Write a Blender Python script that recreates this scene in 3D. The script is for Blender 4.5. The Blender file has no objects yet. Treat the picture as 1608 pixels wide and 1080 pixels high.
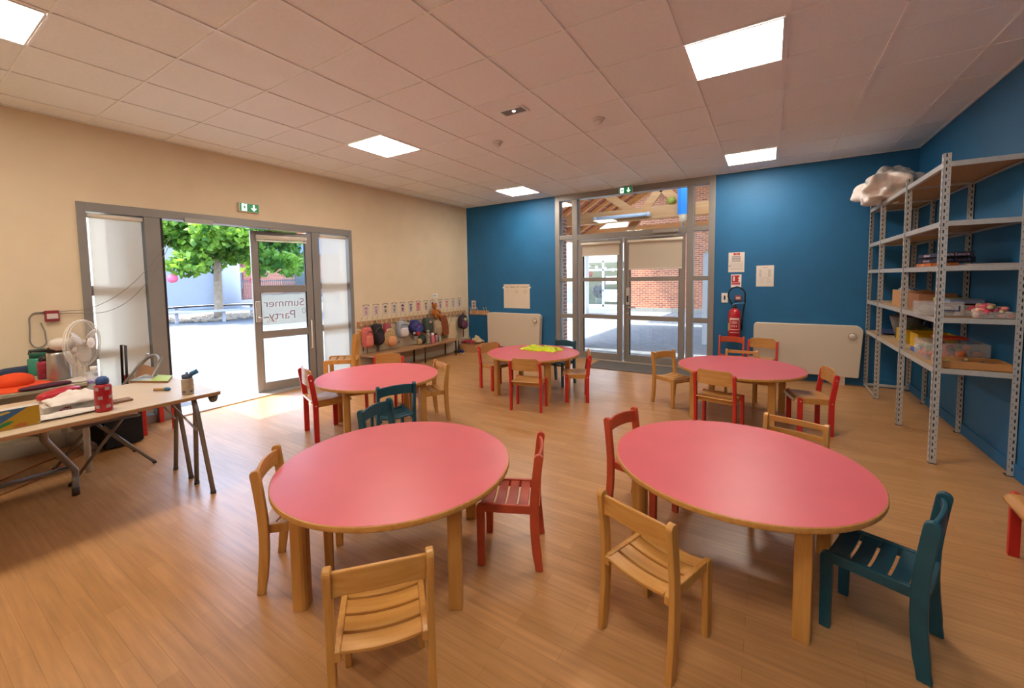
import bpy, math, random
from math import sin, cos, pi, radians as R
from mathutils import Vector, Matrix, noise
random.seed(7)
SC = bpy.context.scene
COL = SC.collection

# ---------------------------------------------------------------- camera
cam_d = bpy.data.cameras.new('camera'); cam = bpy.data.objects.new('camera', cam_d); COL.objects.link(cam)
cam_d.sensor_width = 36.0; cam_d.lens = 36*643.84/1608; cam_d.clip_start = 0.05; cam_d.clip_end = 300
cam_d.shift_x = (804-801.05)/1608; cam_d.shift_y = -(540-478.7)/1608
_y, _p, _r = R(32.256), R(3.575), R(-0.829)
fwd = Vector((-sin(_y)*cos(_p), cos(_y)*cos(_p), -sin(_p))); rt = Vector((cos(_y), sin(_y), 0)); up = rt.cross(fwd)
r2 = rt*cos(_r)+up*sin(_r); u2 = up*cos(_r)-rt*sin(_r)
cam.matrix_world = Matrix(((r2.x, u2.x, -fwd.x, 5.636), (r2.y, u2.y, -fwd.y, -0.003), (r2.z, u2.z, -fwd.z, 1.505), (0, 0, 0, 1)))
SC.camera = cam
# ---------------------------------------------------------------- light
SC.view_settings.view_transform = 'Standard'; SC.view_settings.look = 'None'
SC.view_settings.gamma = 1; SC.view_settings.use_curve_mapping = False
SC.view_settings.exposure = 1.2
W = bpy.data.worlds.new('sky'); SC.world = W; W.use_nodes = True
wn = W.node_tree; bg = wn.nodes['Background']; sky = wn.nodes.new('ShaderNodeTexSky')
sky.sky_type = 'NISHITA'; sky.sun_disc = False; sky.sun_elevation = R(61); sky.sun_rotation = R(250); sky.air_density = 1.0; sky.dust_density = 2.0
wn.links.new(sky.outputs[0], bg.inputs[0]); bg.inputs[1].default_value = SKY_STRENGTH = 0.9
sd = bpy.data.lights.new('sun', 'SUN'); sd.energy = 5.8; sd.angle = R(0.6); sd.color = (1.0, 0.93, 0.82)
so = bpy.data.objects.new('sun', sd); COL.objects.link(so); so.location = (-10, -4, 20)
sun_dir = Vector((0.93*cos(R(61)), 0.37*cos(R(61)), -sin(R(61))))
so.rotation_euler = sun_dir.to_track_quat('-Z', 'Y').to_euler()
PANEL_EMIT = 16

# ---------------------------------------------------------------- materials
def lin(c):
    if isinstance(c, str):
        c = [int(c[i:i+2], 16)/255 for i in (0, 2, 4)]
        return tuple((x/12.92 if x <= .04045 else ((x+.055)/1.055)**2.4) for x in c)+(1,)
    return tuple(c)[:3]+(1,)
MATS = {}
def mat(name, col='808080', rough=.5, metal=0, var=0, scale=8, stretch=None, bump=0, bscale=60, spec=None, trans=0, alpha=1, emit=None, estr=0, col2=None, sheen=0, coat=0):
    if name in MATS: return MATS[name]
    m = bpy.data.materials.new(name); m.use_nodes = True; MATS[name] = m
    nt = m.node_tree; b = nt.nodes['Principled BSDF']
    b.inputs['Base Color'].default_value = lin(col); b.inputs['Roughness'].default_value = rough; b.inputs['Metallic'].default_value = metal
    if spec is not None: b.inputs['Specular IOR Level'].default_value = spec
    if trans: b.inputs['Transmission Weight'].default_value = trans
    if coat: b.inputs['Coat Weight'].default_value = coat; b.inputs['Coat Roughness'].default_value = .15
    if alpha < 1: b.inputs['Alpha'].default_value = alpha
    if emit: b.inputs['Emission Color'].default_value = lin(emit); b.inputs['Emission Strength'].default_value = estr
    tc = nt.nodes.new('ShaderNodeTexCoord'); mp = nt.nodes.new('ShaderNodeMapping'); nt.links.new(tc.outputs['Object'], mp.inputs[0])
    if stretch: mp.inputs['Scale'].default_value = stretch
    if var or col2:
        n = nt.nodes.new('ShaderNodeTexNoise'); n.inputs['Scale'].default_value = scale; n.inputs['Detail'].default_value = 6
        nt.links.new(mp.outputs[0], n.inputs['Vector'])
        rp = nt.nodes.new('ShaderNodeValToRGB'); rp.color_ramp.elements[0].position = .32; rp.color_ramp.elements[1].position = .68
        c = lin(col)
        if col2: c0, c1 = c, lin(col2)
        else: c0 = tuple(max(0, x*(1-var)) for x in c[:3])+(1,); c1 = tuple(min(1, x*(1+var)) for x in c[:3])+(1,)
        rp.color_ramp.elements[0].color = c0; rp.color_ramp.elements[1].color = c1
        nt.links.new(n.outputs[0], rp.inputs[0]); nt.links.new(rp.outputs[0], b.inputs['Base Color'])
    if bump:
        n2 = nt.nodes.new('ShaderNodeTexNoise'); n2.inputs['Scale'].default_value = bscale; n2.inputs['Detail'].default_value = 4
        nt.links.new(mp.outputs[0], n2.inputs['Vector'])
        bp = nt.nodes.new('ShaderNodeBump'); bp.inputs['Strength'].default_value = bump; bp.inputs['Distance'].default_value = .01
        nt.links.new(n2.outputs[0], bp.inputs['Height']); nt.links.new(bp.outputs[0], b.inputs['Normal'])
    return m

def wood(name, c1, c2, axis='z', rough=.42, scale=3.0, coat=0.0):
    if name in MATS: return MATS[name]
    st = {'x': (1.2, 14, 14), 'y': (14, 1.2, 14), 'z': (14, 14, 1.2)}[axis]
    return mat(name, c1, rough, col2=c2, scale=scale, stretch=st, bump=.04, bscale=12, coat=coat)

def floor_mat():
    m = bpy.data.materials.new('wood_strip_floor'); m.use_nodes = True; nt = m.node_tree; b = nt.nodes['Principled BSDF']
    tc = nt.nodes.new('ShaderNodeTexCoord')
    br = nt.nodes.new('ShaderNodeTexBrick'); br.inputs['Scale'].default_value = 1.0
    br.inputs['Brick Width'].default_value = 0.62; br.inputs['Row Height'].default_value = 0.072
    br.inputs['Mortar Size'].default_value = 0.0012; br.inputs['Mortar Smooth'].default_value = .3
    br.offset = 0.37; br.inputs['Color1'].default_value = lin('c29160'); br.inputs['Color2'].default_value = lin('b58654'); br.inputs['Mortar'].default_value = lin('a37648')
    nt.links.new(tc.outputs['Object'], br.inputs['Vector'])
    mp = nt.nodes.new('ShaderNodeMapping'); mp.inputs['Scale'].default_value = (1.3, 20, 1); nt.links.new(tc.outputs['Object'], mp.inputs[0])
    n = nt.nodes.new('ShaderNodeTexNoise'); n.inputs['Scale'].default_value = 2.2; n.inputs['Detail'].default_value = 8; nt.links.new(mp.outputs[0], n.inputs['Vector'])
    rp = nt.nodes.new('ShaderNodeValToRGB'); rp.color_ramp.elements[0].position = .3; rp.color_ramp.elements[1].position = .75
    rp.color_ramp.elements[0].color = (.78, .76, .74, 1); rp.color_ramp.elements[1].color = (1.08, 1.06, 1.04, 1)
    nt.links.new(n.outputs[0], rp.inputs[0])
    mx = nt.nodes.new('ShaderNodeMix'); mx.data_type = 'RGBA'; mx.blend_type = 'MULTIPLY'; mx.inputs[0].default_value = 1
    nt.links.new(br.outputs['Color'], mx.inputs[6]); nt.links.new(rp.outputs[0], mx.inputs[7]); nt.links.new(mx.outputs[2], b.inputs['Base Color'])
    n3 = nt.nodes.new('ShaderNodeTexNoise'); n3.inputs['Scale'].default_value = 2.5; n3.inputs['Detail'].default_value = 5; nt.links.new(tc.outputs['Object'], n3.inputs['Vector'])
    mr = nt.nodes.new('ShaderNodeMapRange'); mr.inputs['To Min'].default_value = .26; mr.inputs['To Max'].default_value = .40
    nt.links.new(n3.outputs[0], mr.inputs[0]); nt.links.new(mr.outputs[0], b.inputs['Roughness'])
    b.inputs['Specular IOR Level'].default_value = .55
    bp = nt.nodes.new('ShaderNodeBump'); bp.inputs['Strength'].default_value = .05; bp.inputs['Distance'].default_value = .004
    nt.links.new(n.outputs[0], bp.inputs['Height']); nt.links.new(bp.outputs[0], b.inputs['Normal'])
    return m

def brick_mat(name, c1, c2, mort, plane='xz', bw=.22, bh=.075):
    m = bpy.data.materials.new(name); m.use_nodes = True; nt = m.node_tree; b = nt.nodes['Principled BSDF']; b.inputs['Roughness'].default_value = .9
    tc = nt.nodes.new('ShaderNodeTexCoord'); sp = nt.nodes.new('ShaderNodeSeparateXYZ'); cb = nt.nodes.new('ShaderNodeCombineXYZ')
    nt.links.new(tc.outputs['Object'], sp.inputs[0]); nt.links.new(sp.outputs[0 if plane[0] == 'x' else 1], cb.inputs[0]); nt.links.new(sp.outputs[2], cb.inputs[1])
    br = nt.nodes.new('ShaderNodeTexBrick'); br.inputs['Scale'].default_value = 1; br.inputs['Brick Width'].default_value = bw; br.inputs['Row Height'].default_value = bh
    br.inputs['Mortar Size'].default_value = .008; br.inputs['Color1'].default_value = lin(c1); br.inputs['Color2'].default_value = lin(c2); br.inputs['Mortar'].default_value = lin(mort)
    nt.links.new(cb.outputs[0], br.inputs['Vector']); nt.links.new(br.outputs['Color'], b.inputs['Base Color'])
    return m

def glass_mat(name='window_glass', tint='f2f7f6', refl=.10):
    if name in MATS: return MATS[name]
    m = bpy.data.materials.new(name); m.use_nodes = True; nt = m.node_tree; MATS[name] = m
    for n in list(nt.nodes): nt.nodes.remove(n)
    o = nt.nodes.new('ShaderNodeOutputMaterial'); t = nt.nodes.new('ShaderNodeBsdfTransparent'); t.inputs[0].default_value = lin(tint)
    g = nt.nodes.new('ShaderNodeBsdfGlossy'); g.inputs['Roughness'].default_value = .02
    fr = nt.nodes.new('ShaderNodeFresnel'); fr.inputs[0].default_value = 1.45
    mx = nt.nodes.new('ShaderNodeMixShader'); nt.links.new(fr.outputs[0], mx.inputs[0]); nt.links.new(t.outputs[0], mx.inputs[1]); nt.links.new(g.outputs[0], mx.inputs[2])
    nt.links.new(mx.outputs[0], o.inputs[0]); return m

def screen_mat(name, col, through=.3, transl=.45):
    m = bpy.data.materials.new(name); m.use_nodes = True; nt = m.node_tree; MATS[name] = m
    for n in list(nt.nodes): nt.nodes.remove(n)
    o = nt.nodes.new('ShaderNodeOutputMaterial'); t = nt.nodes.new('ShaderNodeBsdfTransparent')
    d = nt.nodes.new('ShaderNodeBsdfDiffuse'); d.inputs[0].default_value = lin(col)
    tl = nt.nodes.new('ShaderNodeBsdfTranslucent'); tl.inputs[0].default_value = lin(col)
    a = nt.nodes.new('ShaderNodeMixShader'); a.inputs[0].default_value = transl; nt.links.new(d.outputs[0], a.inputs[1]); nt.links.new(tl.outputs[0], a.inputs[2])
    c = nt.nodes.new('ShaderNodeMixShader'); c.inputs[0].default_value = through; nt.links.new(a.outputs[0], c.inputs[1]); nt.links.new(t.outputs[0], c.inputs[2])
    nt.links.new(c.outputs[0], o.inputs[0]); return m

# ---------------------------------------------------------------- mesh builder
class MB:
    def __init__(s): s.v = []; s.f = []; s.sm = []
    def add(s, vs, fs, smooth=False):
        n = len(s.v); s.v += [tuple(x) for x in vs]
        for f in fs: s.f.append(tuple(i+n for i in f)); s.sm.append(smooth)
        return s
    def box(s, x0, x1, y0, y1, z0, z1, m=None):
        v = [Vector((x, y, z)) for z in (z0, z1) for y in (y0, y1) for x in (x0, x1)]
        if m is not None: v = [m @ p for p in v]
        return s.add(v, [(0, 2, 3, 1), (4, 5, 7, 6), (0, 1, 5, 4), (2, 6, 7, 3), (0, 4, 6, 2), (1, 3, 7, 5)])
    def cbox(s, c, d, m=None):
        return s.box(c[0]-d[0]/2, c[0]+d[0]/2, c[1]-d[1]/2, c[1]+d[1]/2, c[2]-d[2]/2, c[2]+d[2]/2, m)
    def prism(s, pts, axis, a, b, smooth=False, m=None):
        """pts: 2D outline; axis 'x': pts are (y,z); 'y': (x,z); 'z': (x,y)"""
        def P(p, t):
            return {'x': (t, p[0], p[1]), 'y': (p[0], t, p[1]), 'z': (p[0], p[1], t)}[axis]
        n = len(pts); v = [Vector(P(p, a)) for p in pts]+[Vector(P(p, b)) for p in pts]
        if m is not None: v = [m @ q for q in v]
        area = sum(pts[i][0]*pts[(i+1) % n][1]-pts[(i+1) % n][0]*pts[i][1] for i in range(n))
        flip = (area > 0) != (axis in 'xz')
        if (b < a): flip = not flip
        cap0 = tuple(range(n)); cap1 = tuple(range(n, 2*n)); sd_ = [(i, (i+1) % n, n+(i+1) % n, n+i) for i in range(n)]
        if not flip: fs = [tuple(reversed(cap0)), cap1]+sd_
        else: fs = [cap0, tuple(reversed(cap1))]+[tuple(reversed(f)) for f in sd_]
        k = len(s.v); s.add(v, fs[:2], False); s.v = s.v[:k]
        n0 = len(s.v); s.v += [tuple(q) for q in v]
        for f in fs[2:]: s.f.append(tuple(i+n0 for i in f)); s.sm.append(smooth)
        return s
    def tube(s, pts, r, n=10, cap=True, closed=False):
        pts = [Vector(p) for p in pts]; L = len(pts); rs = r if isinstance(r, (list, tuple)) else [r]*L
        base = len(s.v); prev = None
        for i, p in enumerate(pts):
            if closed: t = pts[(i+1) % L]-pts[i-1]
            else: t = (pts[min(i+1, L-1)]-pts[max(i-1, 0)])
            t.normalize()
            if prev is None:
                a = Vector((0, 0, 1)) if abs(t.z) < .9 else Vector((1, 0, 0)); u = t.cross(a).normalized()
            else: u = (prev-t*prev.dot(t)); u = u.normalized() if u.length > 1e-6 else t.orthogonal().normalized()
            prev = u; w = t.cross(u)
            for k in range(n):
                an = 2*pi*k/n; s.v.append(tuple(p+(u*cos(an)+w*sin(an))*rs[i]))
        for i in range(L if closed else L-1):
            for k in range(n):
                a = base+i*n+k; b = base+i*n+(k+1) % n; j = ((i+1) % L); c = base+j*n+(k+1) % n; d = base+j*n+k
                s.f.append((a, b, c, d)); s.sm.append(True)
        if cap and not closed:
            s.f.append(tuple(base+k for k in reversed(range(n)))); s.sm.append(False)
            s.f.append(tuple(base+(L-1)*n+k for k in range(n))); s.sm.append(False)
        return s
    def lathe(s, prof, c=(0, 0, 0), n=24, m=None):
        """prof: list of (r,z) bottom to top"""
        base = len(s.v); c = Vector(c)
        for r, z in prof:
            for k in range(n):
                an = 2*pi*k/n; q = Vector((r*cos(an), r*sin(an), z))
                if m is not None: q = m @ q
                s.v.append(tuple(q+c))
        for i in range(len(prof)-1):
            for k in range(n):
                s.f.append((base+i*n+k, base+i*n+(k+1) % n, base+(i+1)*n+(k+1) % n, base+(i+1)*n+k)); s.sm.append(True)
        if prof[0][0] > 1e-4: s.f.append(tuple(base+k for k in reversed(range(n)))); s.sm.append(False)
        if prof[-1][0] > 1e-4: s.f.append(tuple(base+(len(prof)-1)*n+k for k in range(n))); s.sm.append(False)
        return s
    def blob(s, c, d, e=1.0, n=20, k=12, amp=0, freq=6, m=None, seed=0):
        """superellipsoid half sizes d, exponent e (<1 boxier) with lumpy noise"""
        base = len(s.v); c = Vector(c)
        def sp(x, p): return math.copysign(abs(x)**p, x)
        rows = []
        for i in range(k+1):
            ph = -pi/2+pi*i/k
            for j in range(n):
                th = 2*pi*j/n
                q = Vector((sp(cos(ph), e)*sp(cos(th), e)*d[0], sp(cos(ph), e)*sp(sin(th), e)*d[1], sp(sin(ph), e)*d[2]))
                if amp: q *= 1+amp*noise.noise(Vector((q.x*freq+seed, q.y*freq, q.z*freq)))
                if m is not None: q = m @ q
                s.v.append(tuple(q+c))
        for i in range(k):
            for j in range(n):
                s.f.append((base+i*n+j, base+i*n+(j+1) % n, base+(i+1)*n+(j+1) % n, base+(i+1)*n+j)); s.sm.append(True)
        return s
    def board(s, x0, x1, zb, zt, yf, t, n=12):
        """curved board: columns in x; zb/zt/yf functions of u in [-1,1]; thickness t in +y"""
        base = len(s.v)
        for i in range(n+1):
            u = -1+2*i/n; x = x0+(x1-x0)*i/n; y = yf(u)
            for (yy, zz) in ((y, zb(u)), (y+t, zb(u)), (y+t, zt(u)), (y, zt(u))): s.v.append((x, yy, zz))
        for i in range(n):
            a = base+4*i; b = a+4
            for k in range(4):
                s.f.append((a+k, a+(k+1) % 4, b+(k+1) % 4, b+k)[::-1]); s.sm.append(False)
        s.f.append((base, base+1, base+2, base+3)); s.sm.append(False)
        e = base+4*n; s.f.append((e+3, e+2, e+1, e)); s.sm.append(False)
        return s
    def grid(s, fn, nu, nv, smooth=True, flip=False):
        base = len(s.v)
        for i in range(nu+1):
            for j in range(nv+1): s.v.append(tuple(fn(i/nu, j/nv)))
        for i in range(nu):
            for j in range(nv):
                f = (base+i*(nv+1)+j, base+(i+1)*(nv+1)+j, base+(i+1)*(nv+1)+j+1, base+i*(nv+1)+j+1)
                s.f.append(f[::-1] if flip else f); s.sm.append(smooth)
        return s
    def mesh(s, name):
        me = bpy.data.meshes.new(name); me.from_pydata(s.v, [], s.f); me.polygons.foreach_set('use_smooth', s.sm); me.update()
        return me

def obj(name, mb, m, parent=None, bev=0, loc=None, solid=0, subd=0, label=None):
    me = mb.mesh(name) if isinstance(mb, MB) else mb
    o = bpy.data.objects.new(name, me); COL.objects.link(o)
    if m is not None: me.materials.append(m)
    if parent is not None: o.parent = parent
    if loc is not None: o.location = loc
    if solid: md = o.modifiers.new('solid', 'SOLIDIFY'); md.thickness = solid; md.offset = 0
    if bev: md = o.modifiers.new('bevel', 'BEVEL'); md.width = bev; md.segments = 2; md.limit_method = 'ANGLE'; md.angle_limit = R(40); md.harden_normals = False
    if subd: md = o.modifiers.new('sub', 'SUBSURF'); md.levels = subd; md.render_levels = subd
    if label: o['label'] = label
    return o
def tag(o, label, cat, group=None, kind=None):
    if label: o['label'] = label
    if cat: o['category'] = cat
    if group: o['group'] = group
    if kind: o['kind'] = kind
    return o
def thing(name, label, cat, loc=(0, 0, 0), rz=0, group=None, sc=1):
    o = bpy.data.objects.new(name, None); COL.objects.link(o); o.empty_display_size = .1
    o.location = loc; o.rotation_euler = (0, 0, rz); o.scale = (sc, sc, sc)
    return tag(o, label, cat, group)
def struct(name, mb, m, parent=None, bev=0, loc=None):
    o = obj(name, mb, m, parent, bev, loc)
    if parent is None: o['kind'] = 'structure'
    return o
def sroot(name, loc=(0, 0, 0), rz=0):
    o = bpy.data.objects.new(name, None); COL.objects.link(o); o.location = loc; o.rotation_euler = (0, 0, rz); o['kind'] = 'structure'; return o
def copy_tree(o, parent=None):
    c = o.copy(); COL.objects.link(c); c.parent = parent
    for ch in o.children: copy_tree(ch, c)
    return c
def place(proto, used, loc, rz, label, group=None, sc=1):
    o = copy_tree(proto) if proto.name in used else proto
    used.add(proto.name); o.location = loc; o.rotation_euler = (0, 0, rz); o.scale = (sc, sc, sc); o['label'] = label
    if group: o['group'] = group
    return o
def text(name, body, size, M, m, parent=None, ext=.0006, align='CENTER', bold=0.0):
    cu = bpy.data.curves.new(name, 'FONT'); cu.body = body; cu.size = size; cu.extrude = ext; cu.align_x = align; cu.align_y = 'CENTER'; cu.offset = bold
    t = bpy.data.objects.new(name, cu); COL.objects.link(t); me = bpy.data.meshes.new_from_object(t); bpy.data.objects.remove(t)
    me.transform(M); o = obj(name, me, m, parent); return o
def strokes(name, lines, r, m, parent): # thin drawn lines
    b = MB()
    for l in lines: b.tube(l, r, 5)
    return obj(name, b, m, parent)
# ================================================================ room shell
RW, RL, RH, RN = 7.2, 7.17, 3.07, -3.6
M_beige = mat('beige_paint', 'e0cdae', .75, var=.03, scale=3, bump=.03, bscale=90)
M_blue = mat('blue_paint', '1a6493', .6, var=.06, scale=3, bump=.05, bscale=90)
M_alu = mat('grey_aluminium', '8f8b87', .42, metal=.25, var=.03, scale=5)
M_dark = mat('dark_gap', '161314', .7)
M_gasket = mat('black_gasket', '1d1a1d', .6)
M_white = mat('white_plastic', 'eae6e0', .4)
M_tile = mat('ceiling_tile', 'f0f5f7', .9, var=.02, scale=40, bump=.12, bscale=220)
M_tbar = mat('ceiling_tbar', 'f2f5f5', .45)
struct('floor', MB().box(0, RW, RN, RL, -.1, 0), floor_mat())
b = MB(); b.box(-.3, 0, RN-.2, 1.15, 0, RH); b.box(-.3, 0, 4.22, RL, 0, RH); b.box(-.3, 0, 1.15, 4.22, 2.315, RH); b.box(-.3, 0, RN-.2, RL+.3, RH, RH+.5)
struct('wall_left', b, M_beige)
b = MB(); b.box(-.3, 2.16, RL, RL+.3, 0, RH); b.box(4.91, RW+.3, RL, RL+.3, 0, RH); b.box(-.3, RW+.3, RL, RL+.3, RH, RH+.5)
struct('wall_back', b, M_blue)
struct('wall_right', MB().box(RW, RW+.3, RN-.2, RL, 0, RH+.3), M_blue)
struct('wall_front', MB().box(0, RW, RN-.2, RN, 0, RH+.3), M_beige)
struct('ceiling', MB().box(0, RW, RN, RL, RH+.008, RH+.2), M_tile)
gx = [-.3+.6*i for i in range(1, 13)]; gy = [1.28+.6*j for j in range(-8, 10)]
b = MB()
for x in gx: b.box(x-.012, x+.012, RN, RL, RH, RH+.008)
for y in gy: b.box(0, RW, y-.007, y+.007, RH+.0015, RH+.008)
struct('trim_1', b, M_tbar)
b = MB(); b.box(0, .02, RN, RL, RH-.002, RH+.008); b.box(RW-.02, RW, RN, RL, RH-.002, RH+.008); b.box(0, RW, RL-.02, RL, RH-.002, RH+.008)
struct('trim_2', b, M_tbar)
M_base = mat('beige_baseboard', 'd6c9b4', .5)
b = MB(); b.box(0, .014, RN, 1.15, 0, .1); b.box(0, .014, 4.22, RL, 0, .1); struct('baseboard_left', b, M_base, bev=.002)
b = MB(); b.box(0, 2.16, RL-.012, RL, 0, .1); b.box(4.91, RW, RL-.012, RL, 0, .1); struct('baseboard_back', b, M_blue, bev=.002)
struct('baseboard_right', MB().box(RW-.012, RW, RN, RL, 0, .1), M_blue, bev=.002)
# white corner bead between beige and blue
struct('trim_3', MB().box(0, .012, RL-.012, RL, .1, RH), mat('corner_bead', 'e6e0d4', .5))

# ---------------------------------------------------------------- window 1: frame in the left wall
F = sroot('window_1')
b = MB()
b.box(-.16, .015, 1.15, 1.215, 0, 2.315); b.box(-.16, .015, 4.155, 4.22, 0, 2.315); b.box(-.16, .015, 1.215, 4.155, 2.225, 2.315)
b.box(-.14, .005, 1.655, 1.79, 0, 2.225); b.box(-.14, .005, 3.545, 3.66, 0, 2.225)
b.box(-.14, .0, 1.215, 1.655, 0, .09); b.box(-.14, 0, 3.66, 4.155, 0, .09)
obj('frame', b, M_alu, F, bev=.004)
b = MB()
for z0, z1 in ((1.40, 1.50), (.76, .86)):
    b.box(-.13, -.07, 1.215, 1.655, z0, z1); b.box(-.13, -.07, 3.66, 4.155, z0, z1)
obj('transom', b, M_alu, F, bev=.003)
b = MB(); b.box(-.10, -.095, 1.215, 1.655, .09, 2.225); b.box(-.10, -.095, 3.66, 4.155, .09, 2.225); obj('pane', b, glass_mat(), F)
b = MB(); b.box(-.13, .002, 1.79, 1.812, 0, 2.225); obj('gasket', b, M_gasket, F)
obj('sill', MB().box(-.34, .03, 1.79, 3.56, 0, .018), mat('pale_sill', 'b9b2aa', .4, metal=.4), F, bev=.003)
def leaf(name, w, z0, z1, rails, loc, rz, sgn, handle=None):
    """door leaf: hinge at local origin, extends along local +x*sgn; rails list of (z0,z1)"""
    root = sroot(name, loc, rz); st = .085; b = MB()
    def bx(a, c, *r): b.box(min(a*sgn, c*sgn), max(a*sgn, c*sgn), *r)
    bx(0, st, -.03, .03, z0, z1); bx(w-st, w, -.03, .03, z0, z1); bx(st, w-st, -.03, .03, z0, z0+.12); bx(st, w-st, -.03, .03, z1-.085, z1)
    obj('frame', b, M_alu, root, bev=.004)
    for a, c in rails:
        b = MB(); bx(st, w-st, -.025, .025, a, c); obj('rail', b, M_alu, root, bev=.003)
    b = MB(); bx(st, w-st, -.004, .004, z0+.12, z1-.085); obj('pane', b, glass_mat(), root)
    b = MB(); bx(st, st+.008, -.022, .022, z0+.12, z1-.085); bx(w-st-.008, w-st, -.022, .022, z0+.12, z1-.085); obj('gasket', b, M_gasket, root)
    return root
# right leaf, slightly ajar (hinge at y=3.53)
D1 = leaf('door_1', .76, .025, 2.2, [(1.37, 1.47), (.75, .85)], (-.02, 3.535, 0), R(-90-13), 1)
# handle plate and pull on its free stile
b = MB().box(.665, .735, -.05, -.03, .98, 1.28); b.tube([(.70, -.05, 1.07), (.70, -.085, 1.07), (.62, -.085, 1.07)], .009, 8)
# left leaf folded outwards
D2 = leaf('door_2', .90, .025, 2.2, [(1.37, 1.47), (.75, .85)], (-.15, 1.79, 0), R(180), 1)
def bar_handle(root, x, s):
    h = obj('lock_case', MB().box(x-.03, x+.03, min(s*.03, s*.055), max(s*.03, s*.055), .98, 1.26), mat('pale_lock', 'c9c6c0', .35, metal=.4), root, bev=.006)
    obj('handle', MB().tube([(x, s*.05, 1.04), (x, s*.09, 1.04), (x-.02, s*.095, 1.04), (x-.11, s*.095, 1.04)], .009, 8), mat('steel', 'b9b9b9', .3, metal=.9), root)
bar_handle(D1, .715, 1)
obj('pull_bar', MB().tube([(.05, .03, .55), (.05, .06, .55), (.05, .06, .95), (.05, .03, .95)], .01, 8), M_white, D1)
def closer(root, x0, x1, s, z):
    obj('door_closer', MB().box(x0, x1, min(s*.03, s*.07), max(s*.03, s*.07), z-.03, z+.03), mat('closer_grey', 'a7a29b', .4, metal=.3), root, bev=.004)
obj('door_closer', MB().box(.015, .06, 2.0, 2.28, 2.20, 2.25), mat('closer_grey', 'a7a29b', .4, metal=.3), F, bev=.004)
obj('closer_arm', MB().box(-.02, .02, 2.95, 3.42, 2.203, 2.222), mat('closer_grey'), F, bev=.003)

# roller blinds over the side lights
M_scr = screen_mat('blind_screen', 'efeae0', .30, .5)
M_scr2 = screen_mat('blind_screen_dense', 'e6dccb', .0, .35)
for (y0, y1, lab) in ((1.225, 1.645, 'pale roller blind pulled right down over the left side light of the yard window'), (3.68, 4.13, 'pale roller blind pulled right down over the right side light of the yard window')):
    t = thing('roller_blind', lab, 'blind', (-.02, (y0+y1)/2, 2.19), 0, 'roller blinds of the yard window')
    h = (y1-y0)/2
    obj('roller', MB().tube([(0, -h, 0), (0, h, 0)], .024, 14), mat('blind_roller', 'ded5c6', .5), t)
    obj('screen', MB().box(.003, .0045, -h+.01, h-.01, -2.06, 0), M_scr, t)
    obj('bottom_bar', MB().box(-.004, .011, -h+.01, h-.01, -2.075, -2.05), M_white, t, bev=.002)
t = thing('roller_blind', 'rolled-up cream blind at the top of the ajar glass door leaf to the yard', 'blind', tuple(D1.matrix_world.translation), 0, None)
t.location = (-.02, 3.535, 0); t.rotation_euler = (0, 0, R(-103))
obj('roller', MB().tube([(.07, .05, 2.115), (.70, .05, 2.115)], .03, 14), mat('blind_roller'), t)
obj('bottom_bar', MB().box(.07, .70, .035, .05, 2.06, 2.078), M_white, t, bev=.002)
# hand-lettered paper sign on the ajar leaf, written to be read from outside
t = thing('paper_sign', 'white paper sign lettered summer party, seen back to front on the ajar door leaf', 'sign', (-.02, 3.535, 0), R(-103))
obj('sheet', MB().box(.095, .665, -.009, -.007, .93, 1.36), screen_mat('thin_paper', 'dedcd9', .0, .45), t)
Mt = lambda x, z: Matrix.Translation((x, .006, z)) @ Matrix.Rotation(R(90), 4, 'X')
MI = mat('red_marker', '8f4f68', .6)
text('lettering', 'Summer', .155, Mt(.38, 1.22), MI, t, bold=-.002); text('lettering', 'Party', .165, Mt(.41, 1.05), MI, t, bold=-.002)
b = MB(); b.tube([(.55+.03*cos(a), .007, 1.0+.02*sin(a)) for a in [i*pi/6 for i in range(12)]], .002, 5, closed=True)
for k in range(5): b.tube([(.50+k*.025, .007, 1.0), (.50+k*.025, .007, .955)], .002, 5)
obj('drawing', b, mat('ochre_marker', 'b7a489', .6), t)
b = MB(); b.tube([(.13+.022*cos(a), .007, 1.10+.035*sin(a)) for a in [i*pi/8 for i in range(16)]], .003, 5, closed=True); obj('drawing', b, mat('grey_marker', '7d7c82', .6), t)

# ---------------------------------------------------------------- window 2: full-height frame in the back wall
G = sroot('window_2'); y0, y1 = RL-.02, RL+.14
b = MB()
b.box(2.16, 2.25, y0, y1, 0, RH); b.box(4.82, 4.91, y0, y1, 0, RH); b.box(2.25, 4.82, y0, y1, 2.96, RH)
b.box(2.505, 2.61, y0+.01, y1, 0, 2.96); b.box(4.50, 4.60, y0+.01, y1, 0, 2.96)
b.box(2.61, 4.50, y0+.01, y1, 2.21, 2.31); b.box(2.25, 2.505, y0+.01, y1, 2.235, 2.315); b.box(4.60, 4.82, y0+.01, y1, 2.235, 2.315)
for (z0, z1) in ((1.445, 1.515), (.76, .83), (0, .13)):
    b.box(2.25, 2.505, y0+.01, y1, z0, z1); b.box(4.60, 4.82, y0+.01, y1, z0, z1)
obj('frame', b, M_alu, G, bev=.004)
b = MB(); b.box(2.25, 2.505, RL+.05, RL+.056, 0.1, 2.96); b.box(4.60, 4.82, RL+.05, RL+.056, .1, 2.96); b.box(2.61, 4.50, RL+.05, RL+.056, 2.31, 2.96); obj('pane', b, glass_mat(), G)
obj('threshold', MB().box(2.61, 4.50, RL-.02, RL+.16, 0, .02), mat('pale_sill'), G, bev=.003)
D3 = leaf('door_3', .815, .025, 2.2, [(1.445, 1.515), (.765, .84)], (2.635, RL+.03, 0), 0, 1)
D4 = leaf('door_4', .98, .025, 2.2, [(1.445, 1.515), (.765, .84)], (4.475, RL+.03, 0), 0, -1)
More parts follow.
